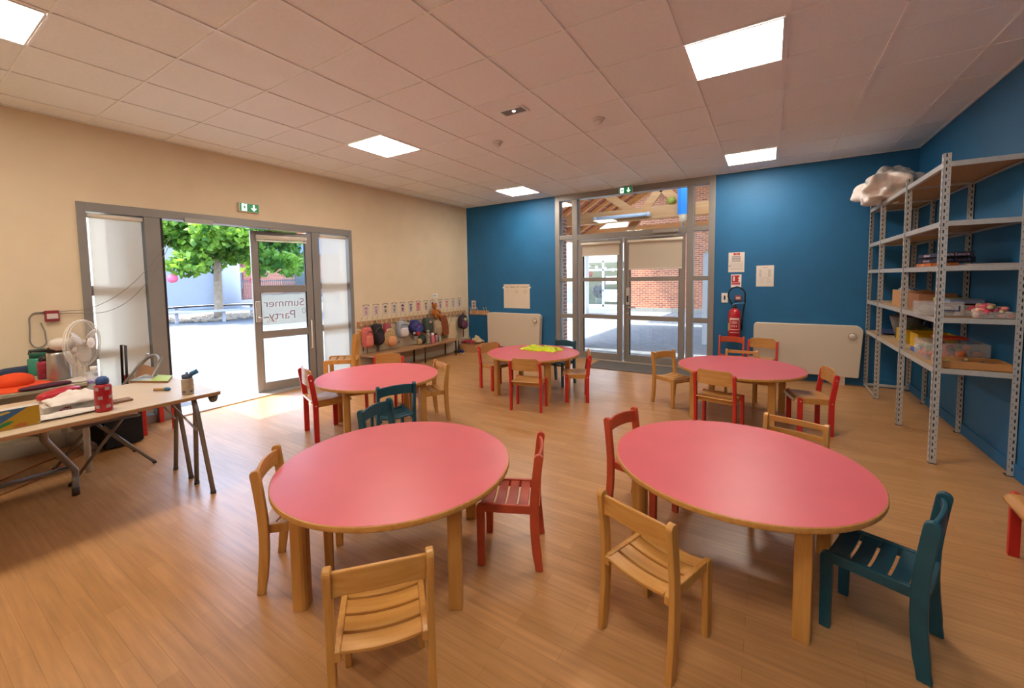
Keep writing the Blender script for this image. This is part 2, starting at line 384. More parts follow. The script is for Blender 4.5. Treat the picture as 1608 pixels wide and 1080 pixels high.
h = obj('lock_case', MB().box(-.95, -.89, -.06, -.03, 1.03, 1.33), mat('pale_lock'), D4, bev=.006); obj('lock_slot', MB().box(-.935, -.905, -.066, -.058, 1.08, 1.19), M_dark, D4)
obj('handle', MB().tube([(-.915, -.03, .99), (-.915, -.08, .99), (-.90, -.09, .99), (-.77, -.09, .985)], .009, 8), mat('steel'), D4)
obj('key_cylinder', MB().tube([(-.92, -.03, .88), (-.92, -.05, .88)], .02, 12), mat('steel'), D4)
obj('edge_strip', MB().box(-.995, -.965, -.045, -.03, .03, 2.19), M_alu, D4, bev=.002)
obj('door_closer', MB().box(3.98, 4.38, RL-.065, RL-.02, 2.235, 2.295), mat('closer_grey'), G, bev=.004)
obj('closer_arm', MB().box(3.75, 4.35, RL-.05, RL-.03, 2.178, 2.20), mat('closer_grey'), G, bev=.003)
obj('closer_arm', MB().box(2.72, 3.2, RL-.05, RL-.03, 2.172, 2.188), mat('closer_grey'), G, bev=.003)
for x0, x1, zb, lab in ((2.70, 3.42, 1.92, 'short cream roller blind at the top of the left back door leaf'), (3.56, 4.45, 1.655, 'longer cream roller blind half down on the right back door leaf')):
    t = thing('roller_blind', lab, 'blind', ((x0+x1)/2, RL-.035, 2.125), 0, None); h = (x1-x0)/2
    obj('roller', MB().tube([(-h, 0, 0), (h, 0, 0)], .026, 14), mat('blind_roller'), t)
    obj('screen', MB().box(-h+.015, h-.015, .012, .0135, zb-2.125, 0), M_scr2, t)
    obj('bottom_bar', MB().box(-h+.015, h-.015, .006, .02, zb-2.14, zb-2.12), M_white, t, bev=.002)
# ---------------------------------------------------------------- ceiling fittings
M_em = mat('lit_diffuser', 'ffffff', .6, emit='fff3e2', estr=PANEL_EMIT)
proto = None
labs = {(3, -2): 'square lit ceiling panel nearest the left wall at the upper left corner of the photo', (9, 3): 'largest square lit ceiling panel, above the shelving side of the room', (9, 8): 'small-looking lit ceiling panel beside the blue back wall to the right of the glass doors',
        (3, 3): 'square lit ceiling panel in the middle of the ceiling left half', (3, 8): 'small-looking lit ceiling panel above the left blue back wall', (9, -2): 'lit ceiling panel above the viewer on the right', (3, -7): 'lit ceiling panel at the near end on the left', (9, -7): 'lit ceiling panel at the near end on the right'}
used = set()
p = thing('ceiling_light', '', 'ceiling light', (0, 0, RH), 0, 'square lit ceiling panels')
b = MB(); b.box(.012, .022, .01, .59, -.004, .004); b.box(.578, .588, .01, .59, -.004, .004); b.box(.022, .578, .01, .02, -.004, .004); b.box(.022, .578, .58, .59, -.004, .004)
obj('frame', b, M_tbar, p); obj('diffuser', MB().box(.022, .578, .02, .58, -.002, .003), M_em, p)
for (i, j), lab in labs.items(): place(p, used, (-.3+.6*i, 1.28+.6*j, RH-.001), 0, lab)
for (x, y, lab) in ((4.175, 4.0, 'round white smoke detector on the ceiling, the one nearer the right'), (2.97, 4.0, 'round white smoke detector on the ceiling, the one nearer the left wall')):
    t = thing('smoke_detector', lab, 'smoke detector', (x, y, RH), 0, 'ceiling smoke detectors')
    obj('base', MB().lathe([(.055, -.012), (.06, 0), (.06, .002)]), M_white, t); obj('sensor_head', MB().lathe([(0, -.05), (.02, -.048), (.035, -.035), (.04, -.012)]), M_white, t)
t = thing('recessed_vent', 'small recessed rectangular fitting in a ceiling tile between the two detectors', 'ceiling fitting', (3.585, 3.36, RH), 0)
obj('frame', MB().box(-.13, .13, -.075, -.06, -.004, .006).box(-.13, .13, .06, .075, -.004, .006).box(-.13, -.115, -.06, .06, -.004, .006).box(.115, .13, -.06, .06, -.004, .006), M_tbar, t)
obj('recess', MB().box(-.115, .115, -.06, .06, .003, .0075), mat('recess_grey', '8a827b', .4, metal=.5), t)
obj('lamp_lens', MB().lathe([(0, -.004), (.014, 0), (.016, .004)]), mat('lens_glow', 'ffffff', .2, emit='ffffff', estr=4), t)
def exit_sign(loc, rz, lab):
    t = thing('exit_sign', lab, 'exit sign', loc, rz, None)
    # local: faces -y, 0.24 x 0.12
    obj('housing', MB().box(-.12, .12, 0, .035, -.055, .055), mat('sign_housing', 'd9cbb8', .5), t, bev=.004)
    obj('face', MB().box(-.112, .112, -.003, 0, -.048, .05), mat('exit_green', '1c7a49', .4, emit='1c7a49', estr=.25), t)
    MWh = mat('exit_white', 'f4fbf6', .4, emit='ffffff', estr=.9)
    b = MB(); b.box(-.088, -.03, -.005, -.003, -.042, .042)
    b.box(.045, .062, -.005, -.003, -.005, .038); b.prism([(.02, -.002), (.0535, -.038), (.087, -.002), (.072, -.002), (.0535, -.018), (.035, -.002)], 'y', -.005, -.003)
    obj('pictogram', b, MWh, t)
    b = MB(); b.lathe([(0, -.001), (.007, 0), (.007, .001), (0, .002)], (-.055, -.006, .03), 12, Matrix.Rotation(R(90), 3, 'X'))
    b.prism([(-.068, .018), (-.05, .022), (-.044, .0), (-.036, -.012), (-.04, -.016), (-.05, -.006), (-.056, -.024), (-.066, -.036), (-.071, -.033), (-.062, -.02), (-.066, .0), (-.08, -.002), (-.081, .002), (-.068, .006)], 'y', -.0065, -.005)
    obj('running_figure', b, mat('exit_green'), t)
    return t
exit_sign((.035, 2.70, 2.457), R(90), 'green and white exit sign on the beige wall above the open yard doorway')
exit_sign((3.52, RL-.06, 3.00), 0, 'green and white exit sign at the top of the glazed back doors')
# ---------------------------------------------------------------- wall fittings
def sheet_w(name, w, h, lab, cat, M4, m, group=None):
    t = thing(name, lab, cat, (0, 0, 0), 0, group); t.matrix_world = M4
    t.location = M4.translation; t.rotation_euler = M4.to_euler()
    obj('sheet', MB().box(-w/2, w/2, -.002, 0, -h/2, h/2), m, t)
    return t
M_paper = mat('paper', 'ddd3ca', .8)
M_paperl = mat('printed_grey', '9a9193', .8)
def lines(t, rows, m=M_paperl, nm='print'):
    b = MB()
    for x0, x1, z, hh in rows: b.box(x0, x1, -.003, -.002, z-hh/2, z+hh/2)
    return obj(nm, b, m, t)
# evacuation notice
t = sheet_w('safety_notice', .215, .30, 'white safety notice with a red heading, topmost of the notices above the extinguisher', 'notice', Matrix.Translation((5.21, RL-.001, 1.715)), M_paper)
lines(t, [(-.04, .045, .125, .034)], mat('notice_red', 'b5262c', .6), 'heading'); text('heading_text', 'FEU', .028, Matrix.Translation((.004, -.004, .125)) @ Matrix.Rotation(R(90), 4, 'X'), M_paper, t)
lines(t, [(-.06, .055, .088, .012)]+[(-.06+.024*k, -.042+.024*k, .055, .04) for k in range(5)]+[(-.09, .09, z, .004) for z in (.008, -.02, -.04, -.06, -.09, -.105)])
lines(t, [(-.06, -.042, .02, .012), (-.035, -.018, .02, .012), (-.012, .006, .02, .012), (.012, .03, .02, .012), (.036, .054, .02, .012)], mat('notice_dark', '4f5a5e', .7), 'icons')
b = MB().prism([(-.1, -.065), (-.075, -.065), (-.0875, -.045)], 'y', -.003, -.002); obj('symbol', b, mat('notice_green', '3c5a48', .7), t)
t = sheet_w('extinguisher_sign', .14, .20, 'small red and white fire extinguisher sign directly above the extinguisher', 'sign', Matrix.Translation((5.212, RL-.001, 1.43)), mat('paper_white', 'e8e2e2', .6))
lines(t, [(-.06, .06, .03, .11), (-.06, .055, -.043, .025)], mat('notice_red'), 'red_field')
b = MB().box(-.042, -.018, -.004, -.003, -.0, .06).box(-.036, -.024, -.004, -.003, .06, .075); b.prism([(.045, .08), (.06, .085), (.06, -.02), (.045, -.02), (.025, 0), (.04, .02), (.022, .04), (.04, .06)], 'y', -.004, -.003); obj('pictogram', b, mat('paper_white'), t)
text('maker_text', 'Sicli', .035, Matrix.Translation((.02, -.003, -.078)) @ Matrix.Rotation(R(90), 4, 'X'), mat('blue_ink', '2d68a8', .6), t)
t = sheet_w('information_sheet', .222, .31, 'white printed sheet of faint columns pinned alone on the blue wall above the radiator', 'notice', Matrix.Translation((5.585, RL-.001, 1.50)), M_paper)
lines(t, [(-.03, .03, .125, .006)]+[(-.075, -.045, .09-k*.014, .005) for k in range(8)]+[(.04, .075, .09-k*.014, .005) for k in range(8)]+[(-.06, .06, -.03, .004), (-.07, -.02, -.06, .004), (.02, .075, -.06, .004), (-.07, -.02, -.09, .004), (.02, .075, -.09, .004)])
# poster
t = sheet_w('hand_written_poster', .62, .49, 'large cream hand-written poster taped to the blue wall above the left radiator', 'poster', Matrix.Translation((1.27, RL-.001, 1.155)), mat('poster_cream', 'ddcdb9', .8))
MP = mat('poster_ink', '8c8371', .8)
text('lettering', 'Les Tables de Comptines', .062, Matrix.Translation((.03, -.003, .195)) @ Matrix.Rotation(R(90), 4, 'X'), MP, t)
b = MB()
for cx, rr in ((0, .035), (.21, .04)): b.tube([(cx+rr*cos(a), -.003, .10+rr*.7*sin(a)) for a in [k*pi/8 for k in range(16)]], .0025, 5, closed=True)
b.tube([(-.21, -.003, .12), (-.205, -.003, .09)], .003, 5); b.tube([(.20, -.003, .07), (.21, -.003, .055)], .003, 5)
obj('drawing', b, MP, t)
for s in (-1, 1): obj('tape', MB().box(s*.31-.025, s*.31+.025, -.004, -.002, .165, .195), M_white, t)
# switches and boxes
t = thing('light_switch', 'white wall switch plate left of the fire extinguisher', 'switch', (5.06, RL, 1.17)); obj('plate', MB().box(-.045, .045, -.012, 0, -.075, .075), M_white, t, bev=.004); obj('key_switch', MB().box(-.012, .012, -.02, -.012, -.03, .035), mat('dark_plastic', '2b2a2c', .4), t, bev=.003)
t = thing('fire_call_point', 'small dark red call point box behind the extinguisher hose', 'alarm box', (5.245, RL, 1.17)); obj('box', MB().box(-.045, .045, -.04, 0, -.04, .04), mat('call_red', '8f2a34', .45), t, bev=.005); obj('pane', MB().box(-.03, .03, -.043, -.04, -.02, .02), mat('pale_lens', 'd8c9c0', .3), t)
t = thing('fire_call_point', 'red and white call point box on the beige wall above the desk fan', 'alarm box', (0, .935, 1.228)); obj('box', MB().box(0, .045, -.045, .045, -.05, .05), mat('call_red'), t, bev=.005); obj('pane', MB().box(.045, .048, -.035, .035, -.025, .022), mat('pale_lens'), t)
t = thing('double_socket', 'white double wall socket above the row of children drawings', 'socket', (0, 6.115, 1.20)); obj('plate', MB().box(0, .012, -.075, .075, -.04, .04), M_white, t, bev=.004)
b = MB(); [b.box(.012, .014, y-.008, y+.008, -.008, .008) for y in (-.035, -.012, .02)]; obj('socket_holes', b, mat('dark_plastic'), t)
# loose grey cable from the call point towards the doorway
pts = [(.012, .89, 1.265)]+[(.012, .845+.05*cos(R(95+a)), 1.19+.075*sin(R(95+a))) for a in range(0, 80, 12)]+[(.012, .795, 1.12)]+[(.012, .842+.052*cos(R(180+a)), 1.02+.075*sin(R(180+a))) for a in range(0, 160, 14)]+[(.012, .885, 1.09), (.012, .865, 1.17)]
tag(obj('cable', MB().tube(pts, .006, 6), mat('grey_cable', '8a857d', .6)), 'grey cable looping down left of the call point box on the beige wall', 'cable')
def sag(a, b_, s, n=14): return [Vector(a).lerp(Vector(b_), i/n)-Vector((0, 0, s*4*(i/n)*(1-i/n))) for i in range(n+1)]
tag(obj('cable', MB().tube([(.02, .96, 1.265)]+sag((.03, 1.15, 1.27), (.05, 1.86, 2.02), .14), .003, 5), mat('grey_cable')), 'upper of the two thin cables sagging across the left window blind', 'cable')
tag(obj('cable', MB().tube([(.02, .97, 1.25)]+sag((.035, 1.2, 1.235), (.06, 1.85, 1.95), .2), .003, 5), mat('grey_cable')), 'lower of the two thin cables sagging across the left window blind', 'cable')
# radiators
def radiator(name, x0, x1, lab):
    t = thing(name, lab, 'radiator', ((x0+x1)/2, RL, 0)); w = (x1-x0)/2; z0, z1 = .115, .815; r = .05; pts = []
    for cx, cz, a0 in ((w-r, z0+r*.4, -90), (w-1.6*r, z1-1.6*r, 0), (-w+r, z1-r, 90), (-w+r*.4, z0+r*.4, 180)):
        rr = {0: 1.6*r, 90: r}.get(a0, r*.4)
        pts += [(cx+rr*cos(R(a0+k*18)), cz+rr*sin(R(a0+k*18))) for k in range(6)]
    m = mat('radiator_cream', 'd3c6b4', .45)
    obj('body', MB().prism(pts, 'y', -.13, -.02), m, t, bev=.008)
    kx, kz = w-.115, z1-.13
    obj('dial_ring', MB().lathe([(.036, 0), (.05, 0), (.052, .012), (.044, .016), (.036, .010)], (kx, -.13, kz), 24, Matrix.Rotation(R(90), 3, 'X')), mat('dial_beige', 'b8a998', .4), t)
    obj('dial', MB().lathe([(0, .018), (.02, .018), (.034, .008), (.036, 0)][::-1], (kx, -.13, kz), 24, Matrix.Rotation(R(90), 3, 'X')), mat('dial_white', 'e4dccf', .35), t)
    for s in (-1, 1): obj('foot', MB().box(s*(w-.2)-.03, s*(w-.2)+.03, -.10, -.04, 0, z0), m, t)
    return t
radiator('radiator', .615, 1.875, 'cream flat-fronted radiator on the blue wall left of the back doors')
radiator('radiator', 5.46, 6.71, 'cream flat-fronted radiator on the blue wall right of the fire extinguisher')
# extinguisher
t = thing('fire_extinguisher', 'red fire extinguisher with a looped black hose hung on the blue wall', 'fire extinguisher', (5.205, RL-.105, .575))
obj('cylinder', MB().lathe([(.07, 0), (.083, .01), (.085, .03), (.085, .36), (.075, .40), (.045, .43), (.02, .44), (.02, .455)], (0, 0, 0), 32), mat('extinguisher_red', 'b3121f', .3, coat=.4), t)
obj('valve', MB().lathe([(.028, .45), (.03, .465), (.018, .48), (.018, .50)], (0, 0, 0), 16), mat('dark_plastic'), t)
obj('lever', MB().tube([(-.03, -.02, .49), (.0, -.02, .51), (.05, -.02, .52), (.13, -.03, .525)], .008, 8), mat('blue_lever', '5b8fc8', .4), t)
ha = [(-.03, -.01, .49)]+[(.025-.115*cos(a), -.01, .64+.125*sin(a)) for a in [R(-35+25*k) for k in range(9)]]+[(.135, .0, .55), (.115, .01, .42), (.10, .02, .25), (.098, .02, .12)]
obj('hose', MB().tube(ha, .011, 10), mat('hose_black', '131215', .5), t)
b = MB()
def cyl_patch(b, a0, a1, z0, z1, r): b.grid(lambda u, v: (r*sin(a0+(a1-a0)*u), -r*cos(a0+(a1-a0)*u), z0+(z1-z0)*v), 10, 1)
for za, zb in ((.27, .30), (.12, .13), (.075, .085)): cyl_patch(b, R(-40), R(50), za, zb, .0862)
cyl_patch(b, R(-42), R(-36), .12, .30, .0862); cyl_patch(b, R(46), R(52), .12, .30, .0862)
for k in range(3): cyl_patch(b, R(-22+k*20), R(-12+k*20), .165, .19, .0863)
for k in range(3): cyl_patch(b, R(-22), R(32), .215+k*.015, .221+k*.015, .0863)
obj('label_print', b, mat('label_white', 'e6c9c6', .5), t)
b = MB(); cyl_patch(b, R(-78), R(-48), .10, .22, .0862); obj('yellow_label', b, mat('label_yellow', 'cfc67a', .5), t, label='pale yellow label')
obj('bracket', MB().box(-.02, .02, .08, .104, .36, .42), mat('dark_plastic'), t)
# door mat
tag(obj('door_mat', MB().cbox((0, 0, 0), (1.62, .62, .012)), mat('mat_grey', '66625f', .95, var=.15, scale=40, bump=.5, bscale=300), bev=.004, loc=(3.86, 6.79, .006)), 'dark grey door mat on the floor in front of the back doors', 'mat')
# ================================================================ furniture
Wd = {'beech': wood('beech_wood', 'b9803c', 'c99652', 'x', .38, 3), 'beech_z': wood('beech_wood_upright', 'b9803c', 'c89550', 'z', .38, 3),
      'ply': wood('beech_plywood', 'b98042', 'cb9557', 'x', .3, 2.4, coat=.25), 'pale': wood('pale_beech', 'd9ad6a', 'e3bc80', 'z', .38, 3)}
M_red = mat('red_paint', 'c4281f', .42, var=.06, scale=14); M_ored = mat('orange_red_stain', 'bb4a2e', .42, var=.08, scale=14); M_teal = mat('teal_stain', '0c4758', .45, var=.12, scale=16)
M_foot = mat('brown_glide', '4a3423', .6); M_pink = mat('pink_laminate', 'd2606b', .36, var=.035, scale=4, bump=.01, bscale=200, spec=.5)
M_steel = mat('steel'); M_screw = mat('screw_metal', 'cfcac4', .3, metal=.8)

def arc(c, r, a0, a1, n): return [(c[0]+r*cos(R(a0+(a1-a0)*k/n)), c[1]+r*sin(R(a0+(a1-a0)*k/n))) for k in range(n+1)]
def rear_post(x0, x1, top=.615, w=.044):
    """sabre-shaped rear post, outline in (y,z)"""
    def yc(z): return -.142-.024*max(0, (.26-z)/.26)**1.6-.028*max(0, (z-.34)/.27)**1.3
    zs = [0, .04, .08, .13, .18, .24, .30, .36, .42, .48, .54, top-w/2]
    fr = [(yc(z)+w/2*(.86 if z < .05 else 1), z) for z in zs]; bk = [(yc(z)-w/2*(.86 if z < .05 else 1), z) for z in zs]
    cap = arc((yc(top-w/2), top-w/2), w/2, 0, 180, 8)[1:-1]
    return MB().prism(fr+cap+bk[::-1], 'x', x0, x1)
def slat_chair(name, lab, m, mslat=None, nslat=4, twin=False, arch=.012, group=None, mb=None, wide=.044):
    ms = mslat or m; t = thing(name, lab, 'chair', group=group)
    for s in (-1, 1):
        a, c = (s*.146, s*.172) if s > 0 else (-.172, -.146)
        o = obj('leg', rear_post(a, c, w=wide), m, t, bev=.004)
        obj('glide', MB().lathe([(.012, -.0), (.013, .006)], ((a+c)/2, -.166, -.0), 10), M_foot, o)
        a, c = (.128, .154) if s > 0 else (-.154, -.128)
        fl = MB().prism([(.122, 0), (.160, 0), (.163, .30)]+arc((.140, .312), .023, 0, 90, 5)+[(.118, .335)], 'x', a, c)
        o = obj('leg', fl, m, t, bev=.004); obj('glide', MB().lathe([(.012, 0), (.013, .006)], ((a+c)/2, .141, 0), 10), M_foot, o)
        b = MB(); x0, x1 = (.128, .150) if s > 0 else (-.150, -.128)
        b.prism([(-.165, .288), (.125, .292), (.125, .336), (-.150, .333), (-.165, .322)], 'x', x0, x1)
        obj('side_rail', b, m, t, bev=.004)
    b = MB(); d = (.30-.012*(nslat-1))/nslat; W_ = .128
    for k in range(nslat):
        yb = -.168+k*(d+.012)
        b.board(-W_, W_, lambda u, k=k: .317-.014*(1-u*u), lambda u, k=k: .329-.014*(1-u*u), lambda u, yb=yb: yb, d, 10)
    obj('seat', b, ms, t, bev=.0025)
    b = MB(); b.box(-.128, .128, .135, .152, .285, .305); obj('stretcher', b, m, t, bev=.002)
    mbk = mb or ms
    if twin:
        for z0, z1 in ((.567, .603), (.495, .530)):
            obj('back_slat', MB().board(-.148, .148, lambda u, z=z0: z, lambda u, z=z1: z, lambda u: -.182-.012*(1-u*u), .014, 10), mbk, t, bev=.003)
    else:
        obj('backrest', MB().board(-.148, .148, lambda u: .507+.014*(1-u**4)*(arch/.012), lambda u: .593+arch*(1-u*u), lambda u: -.170-.018*(1-u*u), .015, 14), mbk, t, bev=.004)
    return t
def ply_chair(name, lab, group=None, mleg=M_red):
    t = thing(name, lab, 'chair', group=group)
    def yr(z): return -.128-.036*max(0, (z-.32)/.26)
    for s in (-1, 1):
        a, c = (.164, .190) if s > 0 else (-.190, -.164)
        zs = [0, .16, .32, .40, .48, .56]; w = .021
        o = obj('leg', MB().prism([(yr(z)+w, z) for z in zs]+arc((yr(.56), .56), w, 0, 180, 8)[1:-1]+[(yr(z)-w, z) for z in zs[::-1]], 'x', a, c), mleg, t, bev=.003)
        obj('screw', MB().lathe([(.0, .003), (.006, .0015), (.006, 0)][::-1], (a if s < 0 else c, yr(.53), .53), 10, Matrix.Rotation(R(90*s), 3, 'Y')), M_screw, o)
        obj('screw', MB().lathe([(.0, .003), (.006, .0015), (.006, 0)][::-1], (a if s < 0 else c, -.128, .31), 10, Matrix.Rotation(R(90*s), 3, 'Y')), M_screw, o)
        o = obj('leg', MB().prism([(.098, 0), (.140, 0), (.142, .33)]+arc((.121, .327), .021, 0, 180, 8)[1:-1]+[(.099, .33)], 'x', a, c), mleg, t, bev=.003)
        obj('screw', MB().lathe([(.0, .003), (.006, .0015), (.006, 0)][::-1], (a if s < 0 else c, .12, .315), 10, Matrix.Rotation(R(90*s), 3, 'Y')), M_screw, o)
    # seat sheet with waterfall front and shallow dish
    def seat(u, v, dz=0):
        x = -.163+.326*u; yy = -.158+.335*v
        z = .338-.010*math.exp(-((x/.10)**2+((yy+.0)/.09)**2))
        if v > .86: q = (v-.86)/.14; yy = -.158+.335*.86+.038*sin(q*pi/2); z -= .034*(1-cos(q*pi/2))
        return (x, yy, z+dz)
    o = obj('seat', MB().grid(seat, 16, 24), Wd['ply'], t, solid=.011)
    b = MB(); b.box(-.163, -.150, -.115, .125, .288, .332); b.box(.150, .163, -.115, .125, .288, .332); b.box(-.15, .15, -.12, -.106, .288, .332)
    obj('seat_frame', b, Wd['beech'], t, bev=.002)
    r = .045
    def zt(u):
        e = (1-abs(u))*.163
        return .612-(r-math.sqrt(max(0, r*r-(r-e)**2)) if e < r else 0)
    def zb(u):
        e = (1-abs(u))*.163
        return .472+(.012-math.sqrt(max(0, .012**2-(.012-e)**2)) if e < .012 else 0)
    obj('backrest', MB().board(-.163, .163, zb, zt, lambda u: -.152-.026*(1-u*u), .011, 40), Wd['ply'], t, bev=.002)
    return t
def poses(d): return math.atan2(-d[0], d[1])   # local +y -> direction d
used = set()
P_w = slat_chair('slatted_chair', '', Wd['beech_z'], Wd['beech'], 4, group='varnished slatted wooden children chairs')
P_wt = slat_chair('slatted_chair', '', Wd['beech_z'], Wd['beech'], 4, twin=True, group='varnished wooden chairs with two back slats')
P_r = slat_chair('slatted_chair', '', M_ored, None, 5, group='orange-red slatted children chairs', wide=.046)
P_t = slat_chair('slatted_chair', '', M_teal, None, 5, arch=.016, group='teal slatted children chairs', wide=.05)
P_p = ply_chair('plywood_chair', '', 'red-legged plywood children chairs')
CH = [
 (P_w, (5.264, 1.726), (.108, .30), 'varnished wooden slatted chair in front of the right front table, its back nearest the viewer', 1),
 (P_w, (3.587, 1.18), (.22, .225), 'varnished wooden slatted chair pushed in at the left side of the left front table', 1),
 (P_w, (4.463, .953), (-.75, .66), 'varnished wooden slatted chair at the bottom of the photo, cut by its lower edge', 1),
 (P_w, (2.535, 3.215), (-.41, -.91), 'wooden chair at the right edge of the table nearest the open yard doorway', 1),
 (P_w, (4.70, 5.085), (.81, -.58), 'wooden slatted chair left of the far right table, by the door mat', 1),
 (P_w, (.52, 3.60), (-.72, -.70), 'pale wooden chair standing alone beside the right end of the yard window, above table height', 1.28),
 (P_wt, (5.75, 2.90), (-.27, -.96), 'wooden chair with two narrow back slats behind the right front table', 1),
 (P_wt, (5.375, 5.475), (0, -1), 'wooden chair with only its narrow top rail showing behind the far right table', 1),
 (P_r, (4.444, 1.857), (-.296, -.144), 'orange-red slatted chair at the right side of the left front table', 1),
 (P_r, (4.985, 2.607), (.96, -.27), 'orange-red slatted chair at the left end of the right front table', 1),
 (P_r, (5.17, 6.745), (-.08, -1), 'orange-red slatted chair below the fire extinguisher against the blue wall', 1),
 (P_t, (6.05, 2.21), (-.288, .102), 'teal slatted chair at the right end of the right front table', 1),
 (P_t, (2.77, 2.50), (-.9, .42), 'teal slatted chair drawn up to the near side of the table by the yard doorway', 1),
 (P_t, (3.39, 1.99), (.977, .21), 'teal slatted chair half hidden behind the left front table', 1),
 (P_t, (3.12, 5.28), (-.12, -.99), 'teal chair behind the table with the yellow vest, near the glass doors', 1),
 (P_p, (1.93, 2.41), (.33, .944), 'tall red-legged plywood chair at the left end of the table by the yard doorway', 1.12),
 (P_p, (1.75, 3.30), (.47, -.88), 'red-legged plywood chair behind the table by the yard doorway, below the coat hooks', 1),
 (P_p, (3.29, 4.10), (-.23, .97), 'red-legged plywood chair with its back to the viewer at the table with the yellow vest', 1),
 (P_p, (2.44, 4.68), (.96, -.26), 'red-legged plywood chair at the left side of the table with the yellow vest', 1),
 (P_p, (3.62, 4.725), (-.914, -.41), 'red-legged plywood chair at the right side of the table with the yellow vest', 1),
 (P_p, (5.245, 4.45), (.2, .98), 'red-legged plywood chair with its back to the viewer at the far right table', 1),
 (P_p, (5.99, 4.88), (-.977, -.215), 'red-legged plywood chair at the right end of the far right table', 1),
 (P_p, (5.55, 6.69), (-.2, -.98), 'red-legged plywood chair in front of the right radiator', 1),
 (P_p, (6.875, 3.0), (-1, .05), 'red-legged plywood chair cut off by the right edge of the photo', 1),
 (P_p, (.215, 1.56), (0, 1), 'red-legged chair behind the trestle table, only its red legs showing', 1),
]
for pr, (x, y), d, lab, sc in CH: place(pr, used, (x, y, 0), poses(d), lab, None, sc)

def round_table():
    t = thing('round_table', '', 'table', group='round pink children tables')
    Rr = .607
    obj('tabletop', MB().prism(arc((0, 0), Rr, 0, 360, 96)[:-1], 'z', .508, .5345, smooth=True), Wd['beech'], t, bev=.005, label='wooden edge of the pink tabletop')
    obj('laminate', MB().prism(arc((0, 0), Rr-.006, 0, 360, 96)[:-1], 'z', .533, .5353), M_pink, t, label='pink laminate surface')
    for a in (0, 90, 180, 270):
        c, s = cos(R(a)), sin(R(a)); m = Matrix.Rotation(R(a+45), 4, 'Z'); m.translation = Vector((.505*c, .505*s, 0))
        obj('leg', MB().prism([(-.031, -.031), (.031, -.031), (.031, .012), (.024, .024), (.012, .031), (-.031, .031)], 'z', 0, .508, m=m), Wd['beech_z'], t, bev=.003)
    b = MB()
    for a in (45, 135, 225, 315):
        m = Matrix.Rotation(R(a), 4, 'Z')
        b.box(.338, .358, -.33, .33, .445, .506, m)
    obj('apron', b, Wd['beech'], t, bev=.002)
    return t
T0 = round_table(); used2 = set()
for (x, y, a, lab) in ((3.95, 1.50, -13, 'round pink table at the front left, one chair back in front of it'), (5.50, 2.42, -56, 'round pink table at the front right, teal chair at its right end'),
                  (2.23, 2.82, 15, 'round pink table nearest the open yard doorway'), (3.00, 4.73, -40, 'round pink table with the yellow vest lying on it'), (5.38, 5.01, -53, 'round pink table at the far right in front of the fire extinguisher')):
    place(T0, used2, (x, y, 0), R(a), lab)
# hi-vis vest on table D
t = thing('safety_vest', 'crumpled fluorescent yellow vest lying on a pink table', 'vest', (3.0, 4.93, .536))
def vest(u, v):
    x = -.27+.54*u; y = -.13+.26*v; e = min(u, 1-u, v, 1-v)
    h = .05*abs(noise.noise(Vector((x*7+3, y*9, 1.3))))+.03*abs(noise.noise(Vector((x*17, y*14, 4))))+.012
    w = 1+.25*noise.noise(Vector((u*3, v*3, 9)))
    return (x*w, y*w+.02*sin(x*14), h*min(1, e*9)+.002)
obj('fabric', MB().grid(vest, 44, 26), mat('hi_vis_yellow', 'cfe01c', .7, var=.15, scale=18), t, solid=.002)
b = MB()
for k in (.3, .62): b.grid(lambda u, v, k=k: Vector(vest(u*.96+.02, k+.07*v))+Vector((0, 0, .002)), 40, 3)
obj('reflective_strip', b, mat('vest_grey', '7d8f3a', .5), t)

